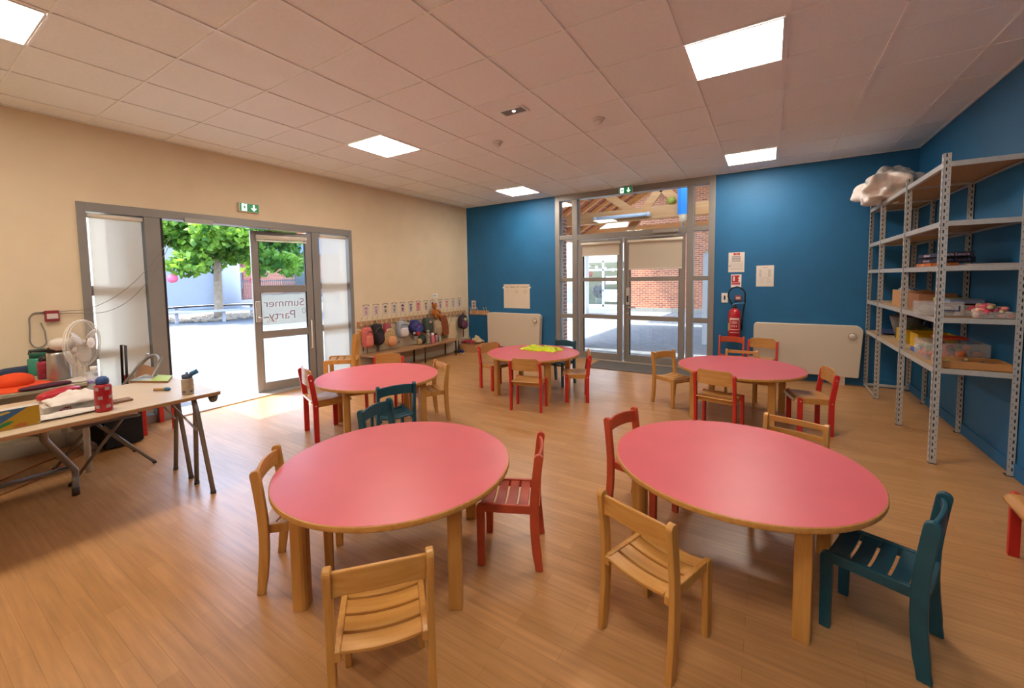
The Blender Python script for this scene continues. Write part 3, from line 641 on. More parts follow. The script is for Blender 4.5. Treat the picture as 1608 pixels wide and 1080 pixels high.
# ---------------------------------------------------------------- metal shelving, three bays in a row
M_zinc = mat('galvanised_steel', 'c2c1be', .42, metal=.3, var=.06, scale=30); M_slot = mat('slot_dark', '2a2b2d', .7)
M_chip = mat('chipboard', 'a98a66', .8, var=.14, scale=60)
LV = [.765, 1.160, 1.560, 1.900, 2.345]
def bay(lab, y0, y1, near_post=True, levels=LV, low=False):
    """bay from y0 (near) to y1 (far); posts at near end and (last) far end"""
    t = thing('shelving_unit', lab, 'shelving', (6.74, (y0+y1)/2, 0), 0, 'metal shelving bays along the right wall'); h = (y1-y0)/2
    def post(x, y, sx, sy, big):
        w = .042; th = .0025; b = MB()
        # L profile, corner at outside
        xa, xb = (x, x+sx*w); ya, yb = (y, y+sy*w)
        b.box(min(xa, xb), max(xa, xb), min(ya, ya+sy*th), max(ya, ya+sy*th), 0, 2.41)
        b.box(min(xa, xa+sx*th), max(xa, xa+sx*th), min(ya, yb), max(ya, yb), 0, 2.41)
        o = obj('post', b, M_zinc, t)
        s = MB(); e = .0006
        for k in range(46):
            z = .04+k*.052
            s.box(x+sx*.016-.004 if sx > 0 else x+sx*.016-.004, x+sx*.016+.004, min(y-sy*e, y+sy*(th+e)), max(y-sy*e, y+sy*(th+e)), z, z+.026)
            s.box(x+sx*.032-.0025, x+sx*.032+.0025, min(y-sy*e, y+sy*(th+e)), max(y-sy*e, y+sy*(th+e)), z+.03, z+.037)
            s.box(min(x-sx*e, x+sx*(th+e)), max(x-sx*e, x+sx*(th+e)), y+sy*.018-.004, y+sy*.018+.004, z, z+.026)
        q = obj('slots', s, M_slot, o); q['kind'] = 'stuff'
        obj('post_foot', MB().box(min(x-.002*sx, x+sx*.045), max(x-.002*sx, x+sx*.045), min(y-.002*sy, y+sy*.045), max(y-.002*sy, y+sy*.045), 0, .006), mat('foot_plastic', '2a2a2b', .6), o)
    post(0, -h, 1, 1, True); post(.455, -h, -1, 1, False)
    if not near_post: post(0, h, 1, -1, True); post(.455, h, -1, -1, False)
    for z in levels:
        b = MB(); g = .003
        b.box(.003, .452, -h+g, -h+g+.003, z-.038, z); b.box(.003, .452, h-g-.003, h-g, z-.038, z)
        b.box(.003, .006, -h+g, h-g, z-.038, z); b.box(.449, .452, -h+g, h-g, z-.038, z)
        b.box(.003, .03, -h+g, h-g, z-.041, z-.038); b.box(.425, .452, -h+g, h-g, z-.041, z-.038)
        o = obj('shelf', b, M_zinc, t)
        obj('shelf_board', MB().box(.008, .447, -h+.008, h-.008, z-.020, z-.004), M_chip, o)
    return t
bay('nearest tall bay of the galvanised metal shelving', 4.44, 5.43)
bay('middle bay of the galvanised metal shelving along the right wall', 5.43, 6.46)
t = bay('far corner bay of the metal shelving against the blue back wall', 6.46, 7.12, near_post=False)
obj('base_rail', MB().box(.003, .006, -.32, .32, .02, .055).box(.449, .452, -.32, .32, .02, .055).box(.003, .452, .318, .321, .02, .055), M_zinc, t)
# ---------------------------------------------------------------- things on the shelves
def lump(name, lab, cat, loc, d, m, amp=.35, freq=5, e=.8, group=None, solid=0, rz=0, seed=0, n=40, k=24):
    o = obj(name, MB().blob((0, 0, d[2]), d, e, n, k, amp, freq, None, seed), m, loc=loc); o.rotation_euler = (0, 0, rz); return tag(o, lab, cat, group)
MW = mat('white_bag_plastic', 'efe8e3', .4, var=.06, scale=9, bump=.25, bscale=14)
t = thing('bag_bundle', 'crumpled white plastic bundle on top of the shelving in the corner', 'bundle', (6.80, 6.45, 2.347))
def bund(c, d, s): return MB().blob(c, d, .8, 80, 50, .5, 9, None, s)
obj('plastic_sheet', bund((0, 0, .15), (.26, .42, .15), 2), MW, t); obj('bag', bund((-.02, -.05, .25), (.16, .26, .11), 5), mat('grey_bag', 'c4c0bd', .5, bump=.2, bscale=14), t)
bk = [((6.76, 4.90, 1.560), .16, .40, .030, 'c86f2e', 'orange box or book lowest in the book pile on the shelving', 'Enfants', 'e9c49a'), ((6.80, 4.98, 1.591), .22, .50, .042, '211c33', 'dark blue book with pale title in the middle of the pile on the shelving', 'Entile Lacorb', 'b8a8cc'),
      ((6.78, 4.88, 1.634), .20, .52, .038, '2b2840', 'dark book with title letters on top of the pile on the shelving', 'Entile Lacorb', 'cdb7c4')]
for (loc, w, l, h, c, lab, tx, tc_) in bk:
    t = thing('book', lab, 'book', loc, 0, 'pile of books on the middle shelf')
    m = mat('cover_'+c, c, .5); obj('cover', MB().box(0, w, -l/2, l/2, 0, .003).box(0, w, -l/2, l/2, h-.003, h).box(0, .003, -l/2, l/2, 0, h).box(0, w, -l/2, -l/2+.003, 0, h), m, t)
    obj('pages', MB().box(.004, w-.004, -l/2+.004, l/2-.004, .003, h-.003), mat('book_pages', 'd8d0c0', .8), t)
    Mt_ = Matrix.Translation((-.001, 0.02, h/2)) @ Matrix.Rotation(R(-90), 4, 'Z') @ Matrix.Rotation(R(90), 4, 'X')
    text('title', tx, h*.8, Mt_, mat('title_'+tc_, tc_, .6), t)
    text('title', tx, h*.75, Matrix.Translation((w/2, -l/2-.001, h/2)) @ Matrix.Rotation(R(90), 4, 'X'), mat('title_'+tc_), t)
tag(obj('folder', MB().box(0, .26, -.16, .16, 0, .012), mat('folder_grey', 'b6a9a6', .7), loc=(6.92, 4.62, 1.560), bev=.003), 'flat pale grey folder on the shelf beside the dark books', 'folder')
def box_open(name, lab, cat, loc, w, l, h, m, th=.004, mode=None, rz=0, taper=0):
    t = thing(name, lab, cat, loc, rz); b = MB(); W2, L2 = w/2, l/2
    b.box(-W2, W2, -L2, L2, 0, th); b.box(-W2, -W2+th, -L2, L2, th, h); b.box(W2-th, W2, -L2, L2, th, h); b.box(-W2+th, W2-th, -L2, -L2+th, th, h); b.box(-W2+th, W2-th, L2-th, L2, th, h)
    obj('body', b, m, t, bev=.001); return t
MC = mat('cardboard', 'b98a5c', .8, var=.05, scale=20)
t = box_open('cardboard_box', 'open brown cardboard box with blue stuff on the fourth shelf', 'box', (6.93, 5.98, 1.160), .24, .36, .17, MC)
obj('contents', MB().blob((0, 0, .13), (.09, .14, .07), .8, 24, 14, .5, 14), mat('blue_stuff', '38689c', .6, col2='d5dbe2', scale=30), t)
t = box_open('cardboard_box', 'brown cardboard box with torn front behind the clear plastic box', 'box', (6.98, 5.55, 1.160), .26, .34, .15, mat('cardboard_dark', '9c6b4a', .8))
MCl = mat('clear_plastic', 'e6e4e2', .12, trans=.0, alpha=.22, spec=.6)
t = box_open('storage_box', 'clear plastic storage box with a grey latch on the shelf, nearest the tall front post', 'storage box', (6.82, 4.74, 1.160), .25, .22, .105, MCl, .004)
obj('lid', MB().box(-.13, .13, -.115, .115, .105, .113), MCl, t, bev=.003); obj('latch', MB().box(-.02, .10, -.119, -.112, .04, .05).box(.09, .10, -.119, -.112, .04, .085), mat('latch_navy', '2a3a68', .4), t, bev=.002)
obj('contents', MB().blob((0, 0, .04), (.10, .09, .035), .6, 20, 10, .3, 12), mat('grey_stuff', 'a4a3a0', .7, var=.2, scale=30), t)
for (loc, d, c, lab) in (((7.0, 5.12, 1.160), (.2, .3, .09), '7f1f3a', 'dark red plastic box stacked behind the clear storage box'), ((7.0, 5.10, 1.251), (.2, .16, .035), 'bcc24e', 'yellow-green flat box on the dark red box'), ((7.02, 4.93, 1.251), (.2, .16, .035), '7c89a6', 'blue-grey flat box on the dark red box'), ((7.05, 4.86, 1.160), (.16, .12, .075), 'b3a596', 'beige box right of the dark red box on the shelf')):
    t = thing('plastic_box', lab, 'box', loc); m = mat('box_'+c, c, .4)
    obj('body', MB().box(-d[0]/2, d[0]/2, -d[1]/2, d[1]/2, 0, d[2]*.8), m, t, bev=.004); obj('lid', MB().box(-d[0]/2-.004, d[0]/2+.004, -d[1]/2-.004, d[1]/2+.004, d[2]*.8, d[2]), m, t, bev=.003)
def pile(t, rng, n, cols, size, name='toy_piece', zz=0):
    for i in range(n):
        x, y, z = random.uniform(-rng[0], rng[0]), random.uniform(-rng[1], rng[1]), random.uniform(rng[2], rng[3]); z -= (abs(x)/rng[0])**2*.02
        c = cols[i % len(cols)]; s = size*random.uniform(.7, 1.2)
        obj(name, MB().blob((x, y, max(z, size)), (s, s*random.uniform(.7, 1.3), s*random.uniform(.6, 1)), .7, 10, 6, .25, 20, Matrix.Rotation(random.uniform(0, 3), 3, 'Z'), i), mat('toy_'+c, c, .5), t)
t = box_open('toy_tray', 'clear tray heaped with pink and pale toys on the shelf above the wooden tray', 'tray', (7.07, 4.60, 1.160), .22, .24, .05, MCl)
pile(t, (.09, .10, .02, .095), 60, ['d2566a', 'e08a80', 'd9b5a0', 'c9bf8c', 'a93a5c', '7d9a7c', 'b8a9a0', 'cf3f55'], .022)
t = box_open('toy_crate', 'yellow plastic crate on the lowest shelf', 'crate', (7.02, 6.08, .765), .30, .30, .14, mat('crate_yellow', 'd2a50f', .4), .006)
obj('contents', MB().blob((0, .0, .13), (.12, .12, .05), .7, 24, 12, .5, 12), mat('crate_stuff', '7a6a4a', .7, col2='2e4a2a', scale=14), t)
t = box_open('toy_crate', 'second yellow plastic crate behind the front shelving post', 'crate', (7.03, 5.66, .765), .28, .26, .14, mat('crate_yellow'), .006)
t = thing('storage_basket', 'grey lattice basket leaning at the far end of the lowest shelf', 'basket', (6.98, 6.36, .765)); obj('body', MB().lathe([(.09, 0), (.15, .25), (.145, .25), (.085, .005)], (0, 0, 0), 20), mat('basket_grey', '6d6864', .8, var=.3, scale=60), t); obj('contents', MB().blob((0, 0, .24), (.12, .12, .05), .8, 20, 10, .4, 12), mat('dark_stuff', '2f2b2c', .7), t)
t = box_open('toy_box', 'clear plastic box full of coloured building pieces on the lowest shelf', 'toy box', (6.98, 5.02, .765), .38, .34, .15, MCl)
pile(t, (.155, .14, .025, .11), 70, ['d26a36', 'c9402c', '4a5a78', '7f8a46', '6a7d5e', 'b54a4a', '56607a', '9a9a52'], .03)
tag(obj('plastic_tray', MB().box(-.10, .10, -.08, .08, 0, .02), mat('tray_red', 'cf3b1e', .45), loc=(7.0, 5.12, .925), bev=.004), 'red tray lying on the box of coloured building pieces', 'tray')
tag(obj('toy_block', MB().box(-.05, .05, -.07, .07, 0, .035), mat('block_blue', '3a5da8', .4), loc=(6.86, 5.33, .765), bev=.003), 'small blue block beside the box of coloured pieces', 'toy')
tag(obj('toy_block', MB().box(-.03, .03, -.04, .04, 0, .03), mat('block_white', 'd9d3d0', .5), loc=(6.86, 5.33, .801), bev=.004), 'white piece lying on the small blue block', 'toy')
t = box_open('wooden_tray', 'shallow wooden tray of little toys on the lowest shelf at the front', 'tray', (6.99, 4.63, .765), .38, .26, .055, wood('tray_wood', 'b57f4c', 'c9935c', 'x', .5), .008)
obj('lining', MB().box(-.18, .18, -.12, .12, .009, .02), mat('lining_grey', '7e6b60', .8), t)
pile(t, (.16, .10, .032, .045), 12, ['c9553a', '8a9a46', '54687c', 'd9c08a'], .012)
tag(obj('cloth', MB().grid(lambda u, v: (-.16+.32*u, -.25+.5*v, .012+.02*abs(noise.noise(Vector((u*5, v*7, 2))))), 16, 20), mat('navy_cloth', '23365e', .9), loc=(6.98, 6.86, .770), solid=.004), 'dark blue cloth on the lowest shelf in the corner', 'cloth')
# ================================================================ coat rails, drawings, bags
M_rail = wood('coat_rail_wood', 'b98a5d', 'c79a6d', 'y', .5); M_railx = wood('coat_rail_wood_x', 'b98a5d', 'c79a6d', 'x', .5)
M_hook = mat('hook_cream', 'd8cbb6', .4)
t = thing('coat_rail', 'long wooden coat rail of cream hooks on the beige wall, left of the corner', 'coat rail', (0, 5.67, 0))
obj('board', MB().box(0, .022, -1.41, 1.40, .765, .850), M_rail, t, bev=.003)
hk = MB().tube([(.024, 0, .785), (.05, 0, .78), (.058, 0, .80), (.05, 0, .83), (.045, 0, .86), (.075, 0, .915), (.095, 0, .925)], .0055, 6).tube([(.024, 0, .80), (.07, 0, .772), (.088, 0, .79), (.088, 0, .805)], .0055, 6)
hme = hk.mesh('hook'); hme.materials.append(M_hook)
for k in range(27):
    o = bpy.data.objects.new('hook', hme); COL.objects.link(o); o.parent = t; o.location = (0, -1.36+.1045*k, 0)
t = thing('coat_rail', 'short wooden coat rail on the blue wall beside the corner', 'coat rail', (.32, RL, 0))
obj('board', MB().box(-.25, .26, -.022, 0, .745, .84), M_railx, t, bev=.003)
for x in (-.20, -.02, .16, .23):
    o = bpy.data.objects.new('hook', hme); COL.objects.link(o); o.parent = t; o.location = (x, 0, -.01); o.rotation_euler = (0, 0, R(-90))
cols = [('b98d9c', 'd08b98'), ('c99aa6', 'b98a92'), ('3a3230', 'c9b05a'), ('a08a4e', '6a8a9a'), ('4a3a6a', 'b0453a'), ('6e8a8e', '39444a'), ('cf4a50', 'd8606a'), ('7a9a4a', '8a3a3a'), ('b0795a', '5a4a8a'), ('7a8ab0', 'b0506a'), ('cf5a4a', 'e0846a'), ('a89f98', '8f8f95'), ('a38f90', '77757c')]
ys = [(4.377, 4.531), (4.578, 4.74), (4.78, 4.935), (4.982, 5.14), (5.18, 5.329), (5.387, 5.526), (5.58, 5.722), (5.788, 5.927), (5.971, 6.113), (6.191, 6.344), (6.395, 6.543), (6.585, 6.752), (6.782, 6.968)]
words = ['leftmost', 'second from the left', 'third from the left, a dark-haired head', 'fourth from the left', 'fifth from the left, purple and red', 'sixth from the left, pale blue', 'almost all scribbled red', 'green, left of the teddy bear', 'partly hidden by the teddy bear', 'just right of the teddy bear', 'bold orange-red figure', 'pale, second from the corner', 'pale, nearest the corner']
def kid_drawing(loc, rz, w, lab, c1, c2, full=False, tall=.17):
    t = thing('child_drawing', lab, 'drawing', loc, rz, 'children drawings above the coat rails')
    m1, m2 = mat('crayon_'+c1, c1, .9), mat('crayon_'+c2, c2, .9)
    obj('sheet', MB().box(-w/2+.012, w/2-.012, -.002, 0, 0, tall), mat('drawing_paper', 'd3c6bd', .85), t)
    b = MB(); k = .9 if full else .55
    b.tube([(.026*cos(a), -.003, .125+.026*sin(a)) for a in [i*pi/6 for i in range(12)]], .0035, 5, closed=True)
    b.tube([(0, -.003, .10), (0, -.003, .05), (-.02, -.003, .015)], .004, 5); b.tube([(0, -.003, .05), (.02, -.003, .015)], .004, 5); b.tube([(-.035, -.003, .075), (.035, -.003, .085)], .0035, 5)
    obj('figure', b, m2, t)
    b = MB(); b.blob((0, -.002, .138), (.03, .0015, .018), 1, 12, 6)
    if full:
        for i in range(9): b.tube([(-w/2+.018, -.0035, .012+.018*i), (w/2-.018, -.0035, .02+.018*i)], .0035, 5)
    else: b.prism([(-.022, .045), (.022, .045), (.012, .095), (-.012, .095)], 'y', -.003, -.002)
    obj('colouring', b, m1, t)
    b = MB()
    for i in range(6):
        a = R(150-24*i); b.blob((.065*cos(a), -.001, tall+.0+.022*sin(a)), (.009, .002, .008), .7, 8, 5)
    obj('name_letters', b, mat('letters_'+('b' if ord(c2[0]) % 2 else 'g'), '5a6076' if ord(c2[0]) % 2 else '6b6468', .8), t)
for i, ((a, b_), (c1, c2)) in enumerate(zip(ys, cols)):
    kid_drawing((.001, (a+b_)/2, .925), R(90), b_-a, 'small child drawing taped above the long coat rail, '+words[i], c1, c2, i == 6)
kid_drawing((.165, RL-.001, .86), 0, .14, 'single child drawing taped on the blue wall above the short coat rail', '5a7a9a', '8a5a6a', tall=.19)

def strap(t, pts, r, m, nm='strap'): return obj(nm, MB().tube(pts, r, 6), m, t)
def backpack(lab, y, zt, zb, w, c, cp, dx=.07, tilt=0, cat='backpack', name='backpack', pocket=True, c2=None, seed=0, group='bags hung on the coat rails'):
    h = (zt-zb)*.88; t = thing(name, lab, cat, (.115, y, zb+h/2), R(90), group)
    m = mat('fabric_'+c, c, .7, bump=.2, bscale=30, col2=c2, scale=26); mp = mat('fabric_'+cp, cp, .7, bump=.2, bscale=30)
    T_ = Matrix.Rotation(R(tilt), 3, 'Y')
    obj('body', MB().blob((0, 0, 0), (w/2, dx, h/2), .62, 24, 16, .12, 7, T_, seed), m, t)
    if pocket:
        obj('front_pocket', MB().blob(T_ @ Vector((0, -dx*.75, -h*.16)), (w*.38, dx*.55, h*.27), .6, 20, 12, .08, 9, T_, seed), mp, t)
        obj('zip', MB().tube([T_ @ Vector((w*.36*cos(a), -dx*.95, h*.12+h*.2*sin(a))) for a in [pi*k/8 for k in range(9)]], .004, 5), mat('zip_grey', '6f6a6a', .5), t)
    obj('handle_loop', MB().tube([T_ @ Vector((-.02, 0, h/2-.01)), T_ @ Vector((-.015, 0, h/2+.05)), T_ @ Vector((.015, 0, h/2+.05)), T_ @ Vector((.02, 0, h/2-.01))], .006, 6), mp, t)
    return t, T_, h
t, T_, h = backpack('coral pink backpack, first bag from the left on the long coat rail', 4.365, .807, .425, .18, 'c9534f', 'd9796a', c2='d9786c')
strap(t, [(-.05, .04, -.1), (-.06, .03, -.22)], .006, mat('strap_black', '1c181a', .7)); strap(t, [(.02, .04, -.15), (.022, .03, -.30)], .006, mat('strap_black'))
t, T_, h = backpack('black backpack with dangling straps, second bag from the left', 4.575, .85, .435, .21, '201c1d', '2c1f2a', tilt=-12)
strap(t, [(.01, .03, -.18), (.005, .03, -.30)], .006, mat('strap_black')); strap(t, [(.04, .03, -.18), (.04, .03, -.30)], .006, mat('strap_black'))
backpack('dark pink bag with pale straps hanging behind the leopard sun hat', 4.785, .82, .56, .15, 'a5404c', 'cbb894', dx=.045, seed=4)
t = thing('sun_hat', 'peach and leopard spotted sun hat hanging on the long coat rail', 'hat', (.21, 4.78, .53), R(90))
Th = Matrix.Rotation(R(28), 3, 'Y')
obj('brim', MB().blob((0, .02, 0), (.15, .02, .15), 1, 28, 14, .1, 6, Th), mat('leopard', 'cfae7c', .8, col2='8a6a48', scale=60), t); obj('crown', MB().blob((.01, -.02, -.045), (.095, .05, .085), .9, 24, 14, .05, 8, Th), mat('peach_fabric', 'd99a6c', .8), t)
t, _, _ = backpack('shiny iridescent silver backpack with a white pocket', 5.12, .835, .49, .235, 'b3aebb', 'd6ced0', c2='8fa5ad')
obj('drawstring_pouch', MB().blob((-.08, .02, -.19), (.04, .03, .05), .8, 14, 8, .2, 12), mat('pouch_grey', '9d928e', .8), t)
t, T_, h = backpack('tilted navy blue bag with a red figure patch on it', 5.45, .815, .50, .25, '2c3070', '3a3f86', tilt=-38, dx=.08, seed=3)
obj('round_patch', MB().blob((-.02, -.09, -.10), (.045, .02, .04), .9, 14, 10), mat('patch_red', 'b82a24', .6), t); obj('round_patch', MB().blob((-.09, -.06, -.09), (.03, .02, .025), .9, 12, 8), mat('patch_pale', 'c9bdae', .7), t); strap(t, [(-.06, -.08, .06), (.02, -.1, .01), (.06, -.09, -.03)], .005, mat('piping_pink', 'c9507a', .6), 'piping')
t, _, _ = backpack('dark grey-green square backpack with a small round red and white badge', 5.775, .83, .49, .235, '424c44', '4c564d', dx=.065, seed=6, pocket=False)
obj('badge', MB().lathe([(.0, .004), (.025, .003), (.026, 0)][::-1], (0, -.072, .07), 16, Matrix.Rotation(R(90), 3, 'X')), mat('badge_pale', 'd8c0b4', .6), t); obj('badge_dot', MB().lathe([(.0, .006), (.012, .005), (.012, 0)][::-1], (0, -.073, .07), 12, Matrix.Rotation(R(90), 3, 'X')), mat('patch_red'), t)
strap(t, [(-.10, 0, .16), (-.11, -.02, .05), (-.09, -.02, -.04)], .008, mat('strap_black'))
def bottle(name, lab, loc, r, h, m, mc, cap='dome', group=None, rz=0, patt=None):
    t = thing(name, lab, 'bottle', loc, rz, group)
    obj('body', MB().lathe([(r*.9, 0), (r, .008), (r, h*.68), (r*.95, h*.74), (r*.6, h*.80)], n=24), m, t)
    if cap == 'dome': obj('lid', MB().lathe([(r*.72, h*.79), (r*.78, h*.83), (r*.72, h*.93), (r*.45, h*.99), (0, h)], n=24), mc, t)
    elif cap == 'screw': obj('lid', MB().lathe([(r*.8, h*.79), (r*.8, h*.97), (r*.74, h), (0, h)], n=24), mc, t)
    if patt:
        b = MB()
        for k in range(patt[1]):
            a0 = 2*pi*(k % 5)/5+.4*((k//5) % 2); z = h*.12+h*.5*(k//5)/max(1, (patt[1]-1)//5)
            b.grid(lambda u, v, a0=a0, z=z: ((r+.0008)*cos(a0+.55*u), (r+.0008)*sin(a0+.55*u), z+h*.09*v), 4, 1)
        obj('print', b, patt[0], t)
    return t
# bottles and bits on the bench beneath
t = thing('wooden_bench', 'long low wooden bench under the coat hooks on dark metal legs', 'bench', (.25, 5.45, 0))
obj('seat_board', MB().box(-.21, .14, -1.2, .97, .295, .322), wood('bench_wood', '9c7350', 'ad8360', 'y', .5), t, bev=.004)
for y in (-.95, -.02, .85):
    obj('leg', MB().tube([(-.17, y, 0), (-.17, y, .285), (.11, y, .285), (.11, y, 0)], .013, 8), mat('bench_leg_dark', '2b2424', .5, metal=.3), t)
obj('pipe_casing', MB().box(0, .055, 4.24, RL, .0, .235).box(.055, .060, 4.24, RL, .09, .10).box(.055, .060, 4.24, RL, .175, .18), mat('casing_beige', 'bfb09a', .6), None, bev=.004); bpy.data.objects['pipe_casing'].name = 'trim_4'; bpy.data.objects['trim_4']['kind'] = 'structure'
BG = 'bottles on the bench under the hooks'
bottle('drink_bottle', 'tall spotted black and white bottle on the bench', (.28, 5.60, .323), .035, .26, mat('spotted', 'c9bdb0', .5, col2='2c2528', scale=45), mat('lid_grey', 'a39a94', .4), 'screw', BG)
bottle('drink_bottle', 'pink bottle with a white top on the bench', (.30, 5.70, .323), .036, .20, mat('pink_bottle', 'd47a86', .4), mat('white_plastic'), 'dome', BG)
bottle('drink_bottle', 'magenta patterned bottle on the bench', (.28, 5.82, .323), .028, .18, mat('magenta_mix', 'a23c66', .5, col2='d9b0bc', scale=45), mat('lid_dark', '5a2a40', .4), 'screw', BG)
bottle('drink_bottle', 'small pale green bottle at the right end of the bench', (.27, 5.92, .323), .028, .13, mat('pale_green', '9fae94', .5), mat('lid_grey'), 'dome', BG)
t = thing('drawstring_bag', 'dark green and beige bag leaning on the bench left of the spotted bottle', 'bag', (.19, 5.52, .323)); obj('body', MB().blob((0, 0, .085), (.06, .085, .085), .8, 20, 12, .2, 9), mat('deep_green', '25332a', .8), t); obj('beige_panel', MB().blob((.01, -.07, .06), (.05, .05, .06), .8, 16, 10, .2, 9), mat('beige_cloth', 'a98c66', .8), t)
backpack('beige quilted bag beside the green backpack', 6.02, .78, .40, .22, 'b39a7c', 'a68c6e', dx=.06, tilt=-8, seed=9)
def flat_bag(name, lab, cat, y, pts, m, x0=.06, x1=.11, strap_=None):
    t = thing(name, lab, cat, (0, y, 0), 0, 'bags hung on the coat rails'); obj('body', MB().prism(pts, 'x', x0, x1), m, t, bev=.012)
    if strap_: obj('strap', MB().tube(strap_, .007, 6), m, t)
    return t
flat_bag('jacket', 'rust brown jacket hanging between the beige bag and the cream tote', 'jacket', 6.255, [(-.12, .80), (.06, .80), (.12, .66), (.15, .40), (-.02, .38), (-.08, .55)], mat('rust_cloth', '8c4a26', .85, var=.15, scale=14, bump=.3, bscale=14))
flat_bag('tote_bag', 'cream cloth tote hanging low, right of the brown jacket', 'bag', 6.50, [(-.05, .62), (.03, .64), (.17, .38), (.02, .22), (-.14, .30), (-.12, .42)], mat('cream_cloth', 'cdb491', .85, bump=.3, bscale=14), strap_=[(.085, 0, .84), (.085, -.02, .72), (.085, -.01, .62)])
t = backpack('dark patterned backpack with a hanging red strap, nearest the corner', 6.84, .80, .46, .23, '251c28', '6a3a52', c2='3a2c3e', seed=12)[0]
obj('face_patch', MB().blob((-.01, -.085, .06), (.05, .02, .035), .9, 14, 8), mat('patch_green', 'a8b08c', .6), t)
strap(t, [(.01, 0, -.14), (.015, 0, -.32)], .012, mat('strap_red', '7a1e22', .7), 'red_strap')
# teddy bear
t = thing('teddy_bear', 'ginger brown teddy bear sitting over the coat hooks', 'soft toy', (.10, 5.99, .92), R(90))
MBr = mat('bear_fur', 'b0692c', .95, var=.25, scale=40, bump=.6, bscale=60); MBd = mat('bear_fur_dark', '8a4a20', .95, var=.2, scale=40, bump=.6, bscale=60)
b = MB(); b.blob((0, 0, -.03), (.065, .05, .075), .95, 20, 14, .06, 14); b.blob((-.005, -.01, .085), (.055, .05, .052), 1, 20, 14, .05, 14)
b.tube([(-.05, -.02, .01), (-.09, -.04, -.03), (-.10, -.05, -.07)], [.026, .024, .026], 10); b.tube([(.05, -.02, .01), (.08, -.05, -.02), (.085, -.07, -.06)], [.026, .024, .026], 10)
b.tube([(-.035, -.02, -.08), (-.05, -.08, -.12), (-.045, -.10, -.15)], [.032, .03, .034], 10); b.tube([(.035, -.02, -.08), (.07, -.08, -.11), (.09, -.10, -.13)], [.032, .03, .034], 10)
obj('body', b, MBr, t)
for s in (-1, 1): obj('ear', MB().blob((s*.045-.005, 0, .13), (.02, .012, .02), 1, 12, 8), MBd, t)
obj('muzzle', MB().blob((-.005, -.055, .072), (.024, .02, .018), 1, 14, 8), mat('bear_muzzle', 'd0a070', .9), t)
b = MB(); b.blob((-.005, -.076, .079), (.007, .005, .005), 1, 10, 6); b.blob((-.023, -.053, .098), (.005, .004, .005), 1, 8, 6); b.blob((.013, -.053, .098), (.005, .004, .005), 1, 8, 6); obj('eyes_and_nose', b, mat('bear_black', '16110f', .3), t)
# stand + box with clothes
t = thing('floor_stand', 'small black stand with a blue and black base on the floor in the corner', 'stand', (.17, 6.62, 0)); obj('pole', MB().tube([(0, 0, .03), (0, 0, .24)], .012, 10), mat('bench_leg_dark'), t); obj('base', MB().lathe([(.10, 0), (.11, .01), (.10, .03), (.02, .035)], n=20), mat('stand_black', '17191f', .4), t)
t = thing('shoe', 'dark blue and white shoe on the floor beside the small black stand', 'shoe', (.30, 6.56, 0), R(60)); obj('upper', MB().blob((0, 0, .035), (.035, .09, .032), .8, 16, 10, .1, 9), mat('shoe_blue', '1b2860', .6), t); obj('sole', MB().blob((0, 0, .008), (.038, .095, .009), .7, 16, 6), mat('white_plastic'), t)
t = box_open('cardboard_box', 'low brown cardboard box with clothes in it in the blue corner', 'box', (.34, 6.86, 0), .40, .40, .17, MC, rz=.1)
tag(obj('red_cloth', MB().grid(lambda u, v: (-.14+.28*u, -.16+.2*v, .02+.07*abs(noise.noise(Vector((u*4, v*4, 2))))+(.05*sin(pi*u)*sin(pi*v))), 18, 14), mat('cloth_red', '8f2630', .85), loc=(.32, 6.83, .165), solid=.006), 'dark red cloth spilling out of the low cardboard box', 'cloth')
tag(obj('cream_cloth', MB().grid(lambda u, v: (-.12+.24*u, -.1+.2*v, .02+.08*abs(noise.noise(Vector((u*5, v*4, 7))))+(.10*sin(pi*u)*sin(pi*v))), 18, 14), mat('cloth_cream', 'b8a583', .9), loc=(.42, 6.93, .17), solid=.006), 'crumpled cream cloth on top of the low cardboard box', 'cloth')

# ================================================================ tables at the left
M_top = mat('pale_worktop', 'cdb79c', .33, var=.03, scale=4, stretch=(6, 1, 1), spec=.5); M_edge = mat('worktop_edge', 'a97a50', .5); M_gm = mat('grey_tube', '87827e', .38, metal=.5)
Z1 = .70
t = thing('trestle_table', 'long pale wood-topped table on grey tube legs at the left edge of the photo', 'table', (1.68, .45, 0))
obj('tabletop', MB().box(-.445, .49, -1.75, .95, Z1-.006, Z1), M_top, t, bev=.002); obj('edge_band', MB().box(-.444, .489, -1.749, .949, Z1-.026, Z1-.006), M_edge, t, bev=.003)
def P(x, y, z): return (x-1.68, y-.45, z)
for xs in ((1.58, 1.72, 1.87, 1.285), (2.01, 2.10, 2.28, 1.27)):
    a, c, e, y = xs
    obj('leg', MB().tube([P(c, y-.02, Z1-.03), P(c-.01, y-.01, .58), P(a, y, .012)], .0155, 10), M_gm, t); obj('leg', MB().tube([P(c, y-.02, Z1-.03), P(c+.02, y-.01, .58), P(e, y, .012)], .0155, 10), M_gm, t)
    for x in (a, e): obj('glide', MB().tube([P(x, y, 0), P(x, y, .018)], .018, 10), mat('dark_plastic'), t)
obj('brace', MB().tube([P(2.12, 1.25, .44), P(1.75, 1.18, Z1-.04)], .007, 8), M_steel, t); obj('brace', MB().tube([P(1.74, 1.25, .46), P(1.5, 1.18, Z1-.04)], .007, 8), M_steel, t)
obj('tension_knob', MB().lathe([(.02, 0), (.028, .02), (.035, .055)], P(2.10, 1.375, Z1-.085), 14), mat('knob_grey', '6f6c68', .5), t)
U = [P(2.02, .53, Z1-.03), P(1.90, .545, .57), P(1.84, .57, .52), P(1.40, .755, .17), P(1.42, .75, .11), P(1.44, .743, .02)]
